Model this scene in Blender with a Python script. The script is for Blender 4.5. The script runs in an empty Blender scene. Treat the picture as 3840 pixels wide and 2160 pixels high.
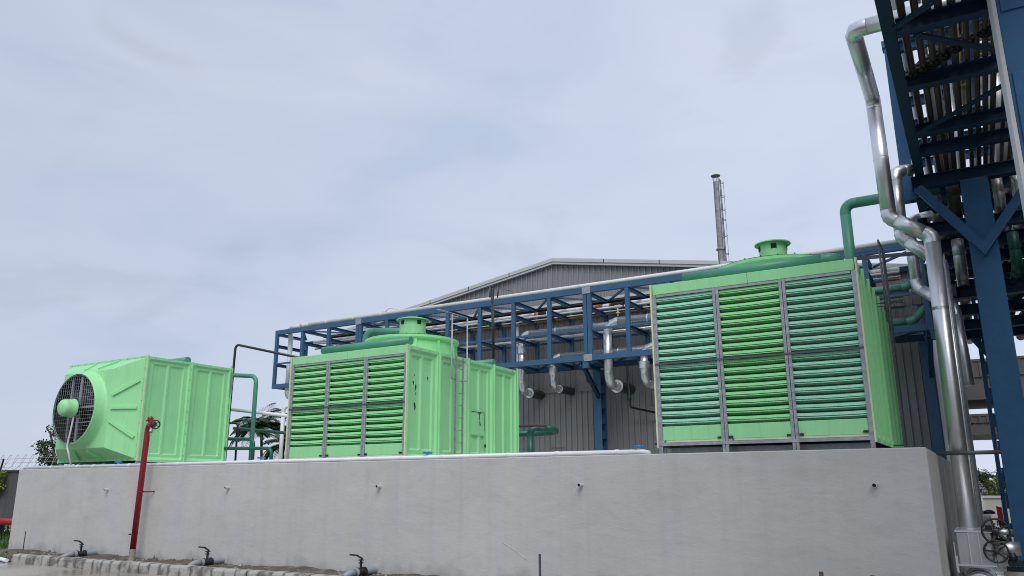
import bpy, math, random
from mathutils import Vector, Matrix
rnd = random.Random(7)
scene = bpy.context.scene
COL = scene.collection
R = math.radians

# ------------------------------------------------------------------ camera
cam_d = bpy.data.cameras.new('camera'); cam_d.lens = 27.66; cam_d.sensor_width = 36.0
cam_d.clip_start = 0.1; cam_d.clip_end = 3000
cam = bpy.data.objects.new('camera', cam_d); COL.objects.link(cam)
_p, _y, _r = 0.2455, 0.5282, -0.0048
_fw = Vector((-math.sin(_y)*math.cos(_p), math.cos(_y)*math.cos(_p), math.sin(_p)))
_rt = Vector((math.cos(_y), math.sin(_y), 0)); _up = _rt.cross(_fw)
_r2 = math.cos(_r)*_rt + math.sin(_r)*_up; _u2 = -math.sin(_r)*_rt + math.cos(_r)*_up
cam.matrix_world = Matrix(((_r2.x, _u2.x, -_fw.x, 0), (_r2.y, _u2.y, -_fw.y, 0), (_r2.z, _u2.z, -_fw.z, 1.6), (0, 0, 0, 1)))
scene.camera = cam
# ------------------------------------------------------------------ sky, sun, exposure
SUN_EL, SUN_AZ = 50.0, 148.0          # compass-like: direction the light comes from, degrees clockwise from +Y
world = bpy.data.worlds.new('World'); scene.world = world; world.use_nodes = True
wn, wl = world.node_tree.nodes, world.node_tree.links
for n in list(wn): wn.remove(n)
wo = wn.new('ShaderNodeOutputWorld')
sky = wn.new('ShaderNodeTexSky'); sky.sky_type = 'NISHITA'; sky.sun_disc = False
sky.sun_elevation = R(SUN_EL); sky.sun_rotation = R(SUN_AZ)
bg1 = wn.new('ShaderNodeBackground'); bg1.inputs[1].default_value = 0.06
wl.new(sky.outputs[0], bg1.inputs[0])
tc = wn.new('ShaderNodeTexCoord')
mp = wn.new('ShaderNodeMapping'); mp.inputs['Scale'].default_value = (1.6, 1.6, 4.5); mp.inputs['Rotation'].default_value = (0.25, 0.1, 0.4)
wl.new(tc.outputs['Generated'], mp.inputs[0])
nz = wn.new('ShaderNodeTexNoise'); nz.inputs['Scale'].default_value = 1.9; nz.inputs['Detail'].default_value = 6; nz.inputs['Roughness'].default_value = 0.5
nz.inputs['Distortion'].default_value = 0.35
wl.new(mp.outputs[0], nz.inputs[0])
cr = wn.new('ShaderNodeValToRGB')
els = cr.color_ramp.elements
els[0].position = 0.30; els[0].color = (0.405, 0.465, 0.602, 1)
els[1].position = 0.60; els[1].color = (0.482, 0.528, 0.640, 1)
e = els.new(0.42); e.color = (0.448, 0.502, 0.624, 1)
wl.new(nz.outputs['Fac'], cr.inputs[0])
# overcast brightens towards the sun's side of the veil and towards the horizon, very gently
sep = wn.new('ShaderNodeVectorMath'); sep.operation = 'DOT_PRODUCT'; sep.inputs[1].default_value = (0.62, 0.55, -0.12)
wl.new(tc.outputs['Generated'], sep.inputs[0])
mr = wn.new('ShaderNodeMapRange'); mr.inputs[1].default_value = -0.5; mr.inputs[2].default_value = 0.95
mr.inputs[3].default_value = 0.9; mr.inputs[4].default_value = 1.14
wl.new(sep.outputs['Value'], mr.inputs[0])
mp2 = wn.new('ShaderNodeMapping'); mp2.inputs['Scale'].default_value = (3.2, 3.2, 7.0); mp2.inputs['Rotation'].default_value = (0.5, -0.35, 0.2); wl.new(tc.outputs['Generated'], mp2.inputs[0])
n2 = wn.new('ShaderNodeTexNoise'); n2.inputs['Scale'].default_value = 1.7; n2.inputs['Detail'].default_value = 5; n2.inputs['Distortion'].default_value = 0.6; wl.new(mp2.outputs[0], n2.inputs[0])
m2 = wn.new('ShaderNodeMapRange'); m2.interpolation_type = 'SMOOTHSTEP'; m2.inputs[1].default_value = 0.54; m2.inputs[2].default_value = 0.72; m2.inputs[3].default_value = 1.0; m2.inputs[4].default_value = 0.925; wl.new(n2.outputs['Fac'], m2.inputs[0])
wh_ = wn.new('ShaderNodeHueSaturation'); wl.new(cr.outputs[0], wh_.inputs['Color']); wl.new(m2.outputs[0], wh_.inputs['Value'])
bg2 = wn.new('ShaderNodeBackground'); wl.new(wh_.outputs[0], bg2.inputs[0]); wl.new(mr.outputs[0], bg2.inputs[1])
mxs = wn.new('ShaderNodeMixShader'); mxs.inputs[0].default_value = 0.9
wl.new(bg1.outputs[0], mxs.inputs[1]); wl.new(bg2.outputs[0], mxs.inputs[2]); wl.new(mxs.outputs[0], wo.inputs[0])
sun_d = bpy.data.lights.new('sun', 'SUN'); sun_d.energy = 1.5; sun_d.angle = R(40); sun_d.color = (1.0, 0.98, 0.95)
sun = bpy.data.objects.new('sun', sun_d); COL.objects.link(sun)
_az, _el = R(SUN_AZ), R(SUN_EL)
_sd = Vector((math.sin(_az)*math.cos(_el), math.cos(_az)*math.cos(_el), math.sin(_el)))
sun.rotation_euler = _sd.to_track_quat('Z', 'Y').to_euler()
scene.view_settings.view_transform = 'Standard'; scene.view_settings.look = 'None'
scene.view_settings.exposure = 0.45; scene.view_settings.gamma = 1.0
try: scene.view_settings.use_curve_mapping = False
except Exception: pass
scene.render.engine = 'CYCLES'
scene.cycles.max_bounces = 8
scene.cycles.pixel_filter_type = 'BLACKMAN_HARRIS'; scene.cycles.filter_width = 1.0

# ------------------------------------------------------------------ materials
def srgb(r, g, b):
    f = lambda c: (c/255/12.92) if c/255 <= 0.04045 else ((c/255+0.055)/1.055)**2.4
    return (f(r), f(g), f(b))
def material(name, col, rough=0.5, metal=0.0, var=0.12, vscale=3.0, streak=0.0, bump=0.0, bscale=40.0, rvar=0.1, spec=0.5,
             dirt=None, dirt_amt=0.0, dscale=2.5, stretch=(1, 1, 1), coat=0.0, runs=None, runs_amt=0.0):
    m = bpy.data.materials.new(name); m.use_nodes = True
    n, l = m.node_tree.nodes, m.node_tree.links
    b = n['Principled BSDF']
    b.inputs['Metallic'].default_value = metal; b.inputs['Specular IOR Level'].default_value = spec
    b.inputs['Coat Weight'].default_value = coat
    t = n.new('ShaderNodeTexCoord')
    mpn = n.new('ShaderNodeMapping'); mpn.inputs['Scale'].default_value = stretch; l.new(t.outputs['Object'], mpn.inputs[0])
    a = n.new('ShaderNodeTexNoise'); a.inputs['Scale'].default_value = vscale; a.inputs['Detail'].default_value = 8; a.inputs['Roughness'].default_value = 0.6
    l.new(mpn.outputs[0], a.inputs[0])
    mrn = n.new('ShaderNodeMapRange'); mrn.inputs[1].default_value = 0.25; mrn.inputs[2].default_value = 0.75
    mrn.inputs[3].default_value = 1-var; mrn.inputs[4].default_value = 1+var
    l.new(a.outputs['Fac'], mrn.inputs[0])
    hs = n.new('ShaderNodeHueSaturation'); hs.inputs['Color'].default_value = (*col, 1)
    l.new(mrn.outputs[0], hs.inputs['Value'])
    out = hs.outputs[0]
    if streak > 0:
        ms = n.new('ShaderNodeMapping'); ms.inputs['Scale'].default_value = (9, 9, 0.35); l.new(t.outputs['Object'], ms.inputs[0])
        s = n.new('ShaderNodeTexNoise'); s.inputs['Scale'].default_value = 1.6; s.inputs['Detail'].default_value = 6; l.new(ms.outputs[0], s.inputs[0])
        r2 = n.new('ShaderNodeMapRange'); r2.inputs[1].default_value = 0.35; r2.inputs[2].default_value = 0.75
        r2.inputs[3].default_value = 1.0; r2.inputs[4].default_value = 1-streak; l.new(s.outputs['Fac'], r2.inputs[0])
        h2 = n.new('ShaderNodeHueSaturation'); l.new(out, h2.inputs['Color']); l.new(r2.outputs[0], h2.inputs['Value']); out = h2.outputs[0]
    if dirt:
        d = n.new('ShaderNodeTexNoise'); d.inputs['Scale'].default_value = dscale; d.inputs['Detail'].default_value = 10; d.inputs['Roughness'].default_value = 0.7
        l.new(t.outputs['Object'], d.inputs[0])
        rr = n.new('ShaderNodeMapRange'); rr.inputs[1].default_value = 0.5; rr.inputs[2].default_value = 0.72; rr.inputs[3].default_value = 0; rr.inputs[4].default_value = dirt_amt
        l.new(d.outputs['Fac'], rr.inputs[0])
        mx = n.new('ShaderNodeMixRGB'); l.new(rr.outputs[0], mx.inputs[0]); l.new(out, mx.inputs[1]); mx.inputs[2].default_value = (*dirt, 1); out = mx.outputs[0]
    if runs:      # water runs and scale, long vertical stains
        mq = n.new('ShaderNodeMapping'); mq.inputs['Scale'].default_value = (7, 7, 0.55); l.new(t.outputs['Object'], mq.inputs[0])
        d = n.new('ShaderNodeTexNoise'); d.inputs['Scale'].default_value = 2.2; d.inputs['Detail'].default_value = 9; d.inputs['Roughness'].default_value = 0.68
        d.inputs['Distortion'].default_value = 0.15; l.new(mq.outputs[0], d.inputs[0])
        rr = n.new('ShaderNodeMapRange'); rr.inputs[1].default_value = 0.54; rr.inputs[2].default_value = 0.74; rr.inputs[3].default_value = 0; rr.inputs[4].default_value = runs_amt
        l.new(d.outputs['Fac'], rr.inputs[0])
        mx = n.new('ShaderNodeMixRGB'); l.new(rr.outputs[0], mx.inputs[0]); l.new(out, mx.inputs[1]); mx.inputs[2].default_value = (*runs, 1); out = mx.outputs[0]
    l.new(out, b.inputs['Base Color'])
    rm = n.new('ShaderNodeMapRange'); rm.inputs[3].default_value = max(0.02, rough-rvar); rm.inputs[4].default_value = min(1, rough+rvar)
    l.new(a.outputs['Fac'], rm.inputs[0]); l.new(rm.outputs[0], b.inputs['Roughness'])
    if bump > 0:
        bn = n.new('ShaderNodeTexNoise'); bn.inputs['Scale'].default_value = bscale; bn.inputs['Detail'].default_value = 6
        l.new(mpn.outputs[0], bn.inputs[0])
        bp = n.new('ShaderNodeBump'); bp.inputs['Strength'].default_value = bump; bp.inputs['Distance'].default_value = 0.02
        l.new(bn.outputs['Fac'], bp.inputs['Height']); l.new(bp.outputs[0], b.inputs['Normal'])
    return m
M = {}
M['green'] = material('green_gelcoat', (0.325, 0.745, 0.352), 0.42, var=0.06, vscale=1.3, streak=0.07, bump=0.05, bscale=5, dirt=(0.36, 0.60, 0.33), dirt_amt=0.25, spec=0.4, runs=(0.27, 0.42, 0.22), runs_amt=0.45)
M['slat_green'] = material('green_louvre_blade', (0.285, 0.705, 0.312), 0.36, var=0.08, vscale=2, dirt=(0.17, 0.36, 0.13), dirt_amt=0.3, dscale=5, runs=(0.30, 0.42, 0.20), runs_amt=0.4)
M['slat_teal'] = material('teal_louvre_blade', (0.325, 0.680, 0.490), 0.36, var=0.08, vscale=2, dirt=(0.12, 0.30, 0.17), dirt_amt=0.35, dscale=5, runs=(0.24, 0.40, 0.26), runs_amt=0.4)
M['edge_cream'] = material('raw_laminate_edge', (0.62, 0.66, 0.42), 0.7, var=0.15, vscale=6)
M['galv'] = material('galvanised_steel', (0.37, 0.385, 0.405), 0.45, metal=0.5, var=0.3, vscale=14, bump=0.04, bscale=60)
M['pipe_green'] = material('dark_green_pipe_paint', (0.070, 0.270, 0.190), 0.42, var=0.12, vscale=3, dirt=(0.10, 0.22, 0.16), dirt_amt=0.3)
M['pipe_dark'] = material('bottle_green_pipe_paint', (0.012, 0.105, 0.080), 0.4, var=0.12, vscale=3)
M['blue'] = material('blue_steel_paint', (0.044, 0.116, 0.220), 0.48, var=0.12, vscale=2.2, dirt=(0.03, 0.07, 0.12), dirt_amt=0.35, dscale=3, bump=0.03, bscale=30, spec=0.35)
M['rack_blue_shaded'] = material('shaded_blue_steel_paint', (0.026, 0.108, 0.230), 0.45, var=0.12, vscale=2.2, dirt=(0.02, 0.05, 0.09), dirt_amt=0.3, dscale=3, bump=0.03, bscale=30, spec=0.3)  # same blue steel paint, with the rack's shade put into the colour
M['navy_shaded'] = material('shade_darkened_blue_paint', (0.011, 0.042, 0.098), 0.55, var=0.15, vscale=2.2, dirt=(0.02, 0.05, 0.10), dirt_amt=0.35, dscale=3, bump=0.03, bscale=30, spec=0.3)  # blue steel paint darkened further, underside and rear shade in the colour
M['alu'] = material('aluminium_cladding', (0.78, 0.79, 0.81), 0.37, metal=0.9, var=0.08, vscale=4, bump=0.03, bscale=7, rvar=0.08)
M['alu_bright'] = material('bright_aluminium_jacket', (0.80, 0.81, 0.82), 0.30, metal=0.8, var=0.08, vscale=4, bump=0.03, bscale=7)
M['alu_dull'] = material('weathered_aluminium_cladding', (0.52, 0.52, 0.52), 0.42, metal=0.75, var=0.12, vscale=5, bump=0.06, bscale=9)
M['steel_pipe'] = material('bare_steel_pipe', (0.085, 0.078, 0.07), 0.5, metal=0.4, var=0.25, vscale=6)
M['white_clad'] = material('white_pipe_jacket', (0.68, 0.69, 0.67), 0.45, var=0.08, vscale=3, dirt=(0.40, 0.40, 0.37), dirt_amt=0.35)
M['pvc'] = material('white_pvc', (0.76, 0.77, 0.80), 0.35, var=0.05, vscale=4, dirt=(0.50, 0.50, 0.50), dirt_amt=0.3)
M['pvc_grey'] = material('grey_pvc', (0.26, 0.29, 0.32), 0.45, var=0.1, vscale=6, dirt=(0.30, 0.28, 0.25), dirt_amt=0.4)
M['red'] = material('red_hydrant_paint', (0.285, 0.010, 0.028), 0.36, var=0.12, vscale=4)
M['black'] = material('black_cast_iron', (0.016, 0.016, 0.019), 0.45, var=0.25, vscale=8)
M['black_pipe'] = material('black_pipe_paint', (0.022, 0.020, 0.030), 0.4, var=0.2, vscale=5)
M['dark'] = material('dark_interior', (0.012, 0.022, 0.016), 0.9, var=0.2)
M['bluecap'] = material('blue_plastic', (0.02, 0.20, 0.62), 0.35, var=0.08)
M['skyblue'] = material('light_blue_pipe_paint', (0.06, 0.25, 0.55), 0.4, var=0.15)
M['yellow'] = material('yellow_gas_pipe_paint', (0.36, 0.20, 0.025), 0.45, var=0.25, vscale=7)
M['orange'] = material('orange_primer', (0.42, 0.13, 0.035), 0.55, var=0.2, vscale=6)
M['clad'] = material('grey_wall_sheeting', (0.275, 0.275, 0.280), 0.5, metal=0.0, var=0.09, vscale=1.2, streak=0.14, spec=0.35, dirt=(0.11, 0.11, 0.11), dirt_amt=0.25, dscale=1.2)
M['trim'] = material('pale_grey_flashing', (0.52, 0.53, 0.53), 0.45, var=0.08, vscale=2)
M['roof'] = material('grey_roof_sheeting', (0.30, 0.30, 0.31), 0.45, var=0.08)
M['chimney'] = material('weathered_stack_steel', (0.30, 0.31, 0.315), 0.55, metal=0.3, var=0.4, vscale=4.5, streak=0.4, dirt=(0.13, 0.13, 0.13), dirt_amt=0.5)
M['motor_grey'] = material('grey_fan_frame', (0.105, 0.11, 0.125), 0.5, metal=0.4, var=0.2)
M['hose'] = material('pale_flexible_conduit', (0.55, 0.57, 0.55), 0.5, var=0.1)
M['wire'] = material('galvanised_wire', (0.34, 0.35, 0.37), 0.4, metal=0.5, var=0.2)
M['bark'] = material('bark', (0.10, 0.08, 0.06), 0.9, var=0.3, vscale=8, bump=0.3)
M['boundary'] = material('shaded_weathered_concrete', (0.075, 0.078, 0.078), 0.85, var=0.3, vscale=1.2, streak=0.3, bump=0.2, bscale=14)  # weathered concrete, base colour also darkened to carry tree shade
M['cream'] = material('cream_wall_paint', (0.46, 0.44, 0.40), 0.8, var=0.06, streak=0.1)
M['shed'] = material('brown_grey_shed_sheeting', (0.085, 0.078, 0.075), 0.55, var=0.12, vscale=1)
M['rust'] = material('rusty_steel', (0.085, 0.05, 0.035), 0.8, var=0.35, vscale=20)
M['soil'] = material('wet_soil', (0.085, 0.070, 0.055), 0.85, var=0.4, vscale=5, bump=0.8, bscale=18, dirt=(0.32, 0.30, 0.27), dirt_amt=0.6, dscale=4)
M['rubble'] = material('mortar_rubble', (0.28, 0.27, 0.25), 0.9, var=0.35, vscale=9, bump=0.4)
def leaf_mat(name, col):
    m = material(name, col, 0.5, var=0.45, vscale=1.7)
    b = m.node_tree.nodes['Principled BSDF']; b.inputs['Specular IOR Level'].default_value = 0.12
    return m
M['leaf'] = leaf_mat('dark_leaf', (0.040, 0.075, 0.024)); M['palm'] = leaf_mat('palm_leaf', (0.028, 0.060, 0.022))
M['leaf_light'] = leaf_mat('light_leaf', (0.14, 0.20, 0.03)); M['grass'] = leaf_mat('grass_blade', (0.06, 0.11, 0.025))

def concrete_wall():
    m = bpy.data.materials.new('rendered_concrete'); m.use_nodes = True
    n, l = m.node_tree.nodes, m.node_tree.links; b = n['Principled BSDF']; b.inputs['Roughness'].default_value = 0.85
    b.inputs['Specular IOR Level'].default_value = 0.25
    t = n.new('ShaderNodeTexCoord')
    def noise(sc, det, scale, dist=0.0, rough=0.55):
        mpn = n.new('ShaderNodeMapping'); mpn.inputs['Scale'].default_value = sc; l.new(t.outputs['Object'], mpn.inputs[0])
        x = n.new('ShaderNodeTexNoise'); x.inputs['Scale'].default_value = scale; x.inputs['Detail'].default_value = det
        x.inputs['Distortion'].default_value = dist; x.inputs['Roughness'].default_value = rough
        l.new(mpn.outputs[0], x.inputs[0]); return x.outputs['Fac']
    def rng(s, a, b_, c, d):
        r = n.new('ShaderNodeMapRange'); r.inputs[1].default_value = a; r.inputs[2].default_value = b_; r.inputs[3].default_value = c; r.inputs[4].default_value = d
        l.new(s, r.inputs[0]); return r.outputs[0]
    def mul(a, b_):
        r = n.new('ShaderNodeMath'); r.operation = 'MULTIPLY'; l.new(a, r.inputs[0]); l.new(b_, r.inputs[1]); return r.outputs[0]
    big = rng(noise((0.5, 0.5, 1), 6, 0.9, 0.6), 0.3, 0.7, 0.94, 1.06)
    streak = rng(noise((5, 5, 0.22), 6, 1.4), 0.48, 0.75, 1.0, 0.93)
    blot = rng(noise((1, 1, 1.6), 9, 2.4, 0.8, 0.68), 0.5, 0.74, 1.0, 0.91)
    fine = rng(noise((1, 1, 1), 4, 60), 0.3, 0.7, 0.95, 1.05)
    v = mul(mul(big, streak), mul(blot, fine))
    tone = n.new('ShaderNodeMixRGB'); tone.inputs[1].default_value = (0.498, 0.488, 0.475, 1); tone.inputs[2].default_value = (0.502, 0.490, 0.458, 1)
    l.new(rng(noise((2.5, 2.5, 0.4), 4, 0.8), 0.45, 0.65, 0, 1), tone.inputs[0])
    # damp splash-back along the foot of the wall: a stain on the render itself
    sx = n.new('ShaderNodeSeparateXYZ'); l.new(t.outputs['Object'], sx.inputs[0])
    ad = n.new('ShaderNodeMath'); ad.operation = 'ADD'; l.new(sx.outputs['Z'], ad.inputs[0]); l.new(rng(noise((1.5, 1.5, 1), 7, 1.6), 0.2, 0.8, -0.25, 0.30), ad.inputs[1])
    damp = rng(ad.outputs[0], 0.08, 0.30, 0.74, 1.0)
    hs = n.new('ShaderNodeHueSaturation'); l.new(tone.outputs[0], hs.inputs['Color']); l.new(mul(v, damp), hs.inputs['Value'])
    l.new(hs.outputs[0], b.inputs['Base Color'])
    bp = n.new('ShaderNodeBump'); bp.inputs['Strength'].default_value = 0.26; bp.inputs['Distance'].default_value = 0.012
    l.new(noise((1.0, 1.0, 2.4), 8, 9, 0.7, 0.62), bp.inputs['Height'])
    bp2 = n.new('ShaderNodeBump'); bp2.inputs['Strength'].default_value = 0.25; bp2.inputs['Distance'].default_value = 0.05
    l.new(noise((0.7, 0.7, 1.3), 3, 1.6, 0.3), bp2.inputs['Height']); l.new(bp2.outputs[0], bp.inputs['Normal'])
    l.new(bp.outputs[0], b.inputs['Normal'])
    return m
M['concrete'] = concrete_wall()
def wet_yard():
    m = bpy.data.materials.new('wet_concrete_yard'); m.use_nodes = True
    n, l = m.node_tree.nodes, m.node_tree.links; b = n['Principled BSDF']
    t = n.new('ShaderNodeTexCoord')
    a = n.new('ShaderNodeTexNoise'); a.inputs['Scale'].default_value = 0.5; a.inputs['Detail'].default_value = 8; l.new(t.outputs['Object'], a.inputs[0])
    r = n.new('ShaderNodeValToRGB'); r.color_ramp.elements[0].position = 0.38; r.color_ramp.elements[0].color = (0.22, 0.195, 0.165, 1)
    r.color_ramp.elements[1].position = 0.62; r.color_ramp.elements[1].color = (0.36, 0.33, 0.285, 1); l.new(a.outputs['Fac'], r.inputs[0]); l.new(r.outputs[0], b.inputs['Base Color'])
    q = n.new('ShaderNodeMapRange'); q.inputs[1].default_value = 0.4; q.inputs[2].default_value = 0.62; q.inputs[3].default_value = 0.09; q.inputs[4].default_value = 0.5
    l.new(a.outputs['Fac'], q.inputs[0]); l.new(q.outputs[0], b.inputs['Roughness'])
    f = n.new('ShaderNodeTexNoise'); f.inputs['Scale'].default_value = 25; f.inputs['Detail'].default_value = 5; l.new(t.outputs['Object'], f.inputs[0])
    bp = n.new('ShaderNodeBump'); bp.inputs['Strength'].default_value = 0.08; bp.inputs['Distance'].default_value = 0.01; l.new(f.outputs['Fac'], bp.inputs['Height']); l.new(bp.outputs[0], b.inputs['Normal'])
    return m
M['yard'] = wet_yard()
M['unseen_asphalt'] = material('unseen_dark_asphalt', (0.045, 0.045, 0.047), 0.6, var=0.3, vscale=1.5, bump=0.3, bscale=60)  # unseen ground surface, made dark to weaken bounce light under the louvres
def kerb_mat():
    m = bpy.data.materials.new('worn_kerb_concrete'); m.use_nodes = True
    n, l = m.node_tree.nodes, m.node_tree.links; b = n['Principled BSDF']; b.inputs['Roughness'].default_value = 0.6
    t = n.new('ShaderNodeTexCoord'); oi = n.new('ShaderNodeObjectInfo')
    ad = n.new('ShaderNodeVectorMath'); ad.operation = 'ADD'; l.new(t.outputs['Object'], ad.inputs[0])
    sc = n.new('ShaderNodeVectorMath'); sc.operation = 'SCALE'; sc.inputs['Scale'].default_value = 1.0; l.new(oi.outputs['Location'], sc.inputs[0]); l.new(sc.outputs[0], ad.inputs[1])
    a = n.new('ShaderNodeTexNoise'); a.inputs['Scale'].default_value = 4.5; a.inputs['Detail'].default_value = 8; l.new(ad.outputs[0], a.inputs[0])
    r = n.new('ShaderNodeValToRGB'); r.color_ramp.elements[0].position = 0.40; r.color_ramp.elements[0].color = (0.150, 0.138, 0.126, 1)
    r.color_ramp.elements[1].position = 0.58; r.color_ramp.elements[1].color = (0.38, 0.37, 0.34, 1); 
    sx = n.new('ShaderNodeSeparateXYZ'); l.new(t.outputs['Object'], sx.inputs[0])
    ab = n.new('ShaderNodeMath'); ab.operation = 'ABSOLUTE'; l.new(sx.outputs['X'], ab.inputs[0])
    eg = n.new('ShaderNodeMapRange'); eg.inputs[1].default_value = 0.07; eg.inputs[2].default_value = 0.13; eg.inputs[3].default_value = 0.07; eg.inputs[4].default_value = -0.10; l.new(ab.outputs[0], eg.inputs[0])
    rn = n.new('ShaderNodeMapRange'); rn.inputs[3].default_value = -0.10; rn.inputs[4].default_value = 0.09; l.new(oi.outputs['Random'], rn.inputs[0])
    s0 = n.new('ShaderNodeMath'); s0.operation = 'ADD'; l.new(a.outputs['Fac'], s0.inputs[0]); l.new(rn.outputs[0], s0.inputs[1])
    sm_ = n.new('ShaderNodeMath'); sm_.operation = 'ADD'; l.new(s0.outputs[0], sm_.inputs[0]); l.new(eg.outputs[0], sm_.inputs[1])
    l.new(sm_.outputs[0], r.inputs[0]); l.new(r.outputs[0], b.inputs['Base Color'])
    bp = n.new('ShaderNodeBump'); bp.inputs['Strength'].default_value = 0.4; bp.inputs['Distance'].default_value = 0.02
    f = n.new('ShaderNodeTexNoise'); f.inputs['Scale'].default_value = 22; f.inputs['Detail'].default_value = 6; l.new(ad.outputs[0], f.inputs[0]); l.new(f.outputs['Fac'], bp.inputs['Height']); l.new(bp.outputs[0], b.inputs['Normal'])
    return m
M['kerb'] = kerb_mat()

# ------------------------------------------------------------------ mesh helpers
def tag(o, label=None, cat=None, group=None, kind=None):
    if label: o['label'] = label
    if cat: o['category'] = cat
    if group: o['group'] = group
    if kind: o['kind'] = kind
    return o
def empty(name, loc, label=None, cat=None, group=None, kind=None):
    o = bpy.data.objects.new(name, None); COL.objects.link(o); o.location = loc; o.empty_display_size = 0.2
    return tag(o, label, cat, group, kind)
WORLD = {}
def wloc(o):
    v = Vector((0, 0, 0))
    while o is not None: v += o.location; o = o.parent
    return v
def link(name, me, parent=None, loc=(0, 0, 0)):
    o = bpy.data.objects.new(name, me); COL.objects.link(o)
    if parent is not None: o.parent = parent
    o.location = loc
    return o
class MB:
    def __init__(s): s.v = []; s.f = []; s.s = []
    def add(s, vs, fs, smooth=False):
        k = len(s.v); s.v += [tuple(v) for v in vs]
        for i, f in enumerate(fs):
            s.f.append(tuple(k+j for j in f)); s.s.append(smooth if isinstance(smooth, bool) else smooth[i])
        return s
    def box(s, x0, x1, y0, y1, z0, z1, c=0.0):
        if c <= 0:
            vs = [(x, y, z) for x in (x0, x1) for y in (y0, y1) for z in (z0, z1)]
            return s.add(vs, [(0, 1, 3, 2), (4, 6, 7, 5), (0, 4, 5, 1), (2, 3, 7, 6), (0, 2, 6, 4), (1, 5, 7, 3)])
        vs = []; idx = {}
        for ix, x in enumerate((x0, x1)):
            for iy, y in enumerate((y0, y1)):
                for iz, z in enumerate((z0, z1)):
                    dx, dy, dz = (c if ix == 0 else -c), (c if iy == 0 else -c), (c if iz == 0 else -c)
                    idx[(ix, iy, iz)] = len(vs)
                    vs += [(x, y+dy, z+dz), (x+dx, y, z+dz), (x+dx, y+dy, z)]
        fs = []
        for a in (0, 1):
            q = [idx[(a, 0, 0)], idx[(a, 1, 0)], idx[(a, 1, 1)], idx[(a, 0, 1)]]; fs.append(tuple(q if a else q[::-1]))
            q = [idx[(0, a, 0)]+1, idx[(0, a, 1)]+1, idx[(1, a, 1)]+1, idx[(1, a, 0)]+1]; fs.append(tuple(q if a else q[::-1]))
            q = [idx[(0, 0, a)]+2, idx[(1, 0, a)]+2, idx[(1, 1, a)]+2, idx[(0, 1, a)]+2]; fs.append(tuple(q if a else q[::-1]))
        for a in (0, 1):
            for b in (0, 1):
                i, j = idx[(a, b, 0)], idx[(a, b, 1)]; fs.append((i, i+1, j+1, j))
                i, j = idx[(a, 0, b)], idx[(a, 1, b)]; fs.append((i, i+2, j+2, j))
                i, j = idx[(0, a, b)]+1, idx[(1, a, b)]+1; fs.append((i, i+1, j+1, j))
        for k in idx.values(): fs.append((k, k+1, k+2))
        return s.add(vs, fs)
    def frame(s, p0, p1, up):
        d = (Vector(p1)-Vector(p0)).normalized(); u = Vector(up)
        a = d.cross(u)
        if a.length < 1e-4: a = d.cross(Vector((0, 1, 0)))
        a.normalize(); return d, a, a.cross(d).normalized()
    def bar(s, p0, p1, w, h, up=(0, 0, 1)):
        p0, p1 = Vector(p0), Vector(p1); d, a, u = s.frame(p0, p1, up)
        vs = [p+a*(i*w/2)+u*(j*h/2) for p in (p0, p1) for (i, j) in ((-1, -1), (1, -1), (1, 1), (-1, 1))]
        return s.add(vs, [(0, 1, 2, 3), (7, 6, 5, 4), (0, 4, 5, 1), (1, 5, 6, 2), (2, 6, 7, 3), (3, 7, 4, 0)])
    def ibeam(s, p0, p1, w, h, t=0.012, up=(0, 0, 1)):
        p0, p1 = Vector(p0), Vector(p1); d, a, u = s.frame(p0, p1, up)
        tw = t*0.8
        prof = [(-w/2, -h/2), (w/2, -h/2), (w/2, -h/2+t), (tw/2, -h/2+t), (tw/2, h/2-t), (w/2, h/2-t), (w/2, h/2), (-w/2, h/2), (-w/2, h/2-t), (-tw/2, h/2-t), (-tw/2, -h/2+t), (-w/2, -h/2+t)]
        n = len(prof); vs = [p+a*x+u*y for p in (p0, p1) for x, y in prof]
        fs = [(i, (i+1) % n, n+(i+1) % n, n+i) for i in range(n)]
        for b in (0, n): fs += [tuple(b+i for i in (0, 1, 2, 11)), tuple(b+i for i in (3, 4, 9, 10)), tuple(b+i for i in (5, 6, 7, 8))]
        return s.add(vs, fs)
    def tube(s, path, r, n=12, caps=True, smooth=True):
        P = [Vector(p) for p in path]; m = len(P)
        T = [(P[min(i+1, m-1)]-P[max(i-1, 0)]) for i in range(m)]
        seg = [(P[i+1]-P[i]).normalized() for i in range(m-1)]
        t0 = seg[0]; ref = Vector((0, 0, 1)) if abs(t0.z) < 0.9 else Vector((0, 1, 0))
        a = t0.cross(ref).normalized(); vs = []
        for i in range(m):
            if i == 0: tv = seg[0]
            elif i == m-1: tv = seg[-1]
            else: tv = (seg[i-1]+seg[i]); tv = tv.normalized() if tv.length > 1e-6 else seg[i]
            a = (a-tv*a.dot(tv)); a = a.normalized() if a.length > 1e-6 else tv.orthogonal().normalized()
            b = tv.cross(a)
            k = 1.0
            if 0 < i < m-1:
                cs = max(0.3, math.sqrt(max(0, (1+seg[i-1].dot(seg[i]))/2))); k = 1/cs
                bend = (seg[i]-seg[i-1]); bend = bend.normalized() if bend.length > 1e-6 else None
            for j in range(n):
                o = a*(math.cos(2*math.pi*j/n)*r) + b*(math.sin(2*math.pi*j/n)*r)
                if k > 1.0001 and bend is not None: o = o + bend*(o.dot(bend)*(k-1))
                vs.append(P[i]+o)
        fs = []; sm = []
        for i in range(m-1):
            for j in range(n):
                fs.append((i*n+j, i*n+(j+1) % n, (i+1)*n+(j+1) % n, (i+1)*n+j)); sm.append(smooth)
        if caps:
            fs.append(tuple(range(n-1, -1, -1))); sm.append(False); fs.append(tuple((m-1)*n+j for j in range(n))); sm.append(False)
        return s.add(vs, fs, sm)
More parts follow.
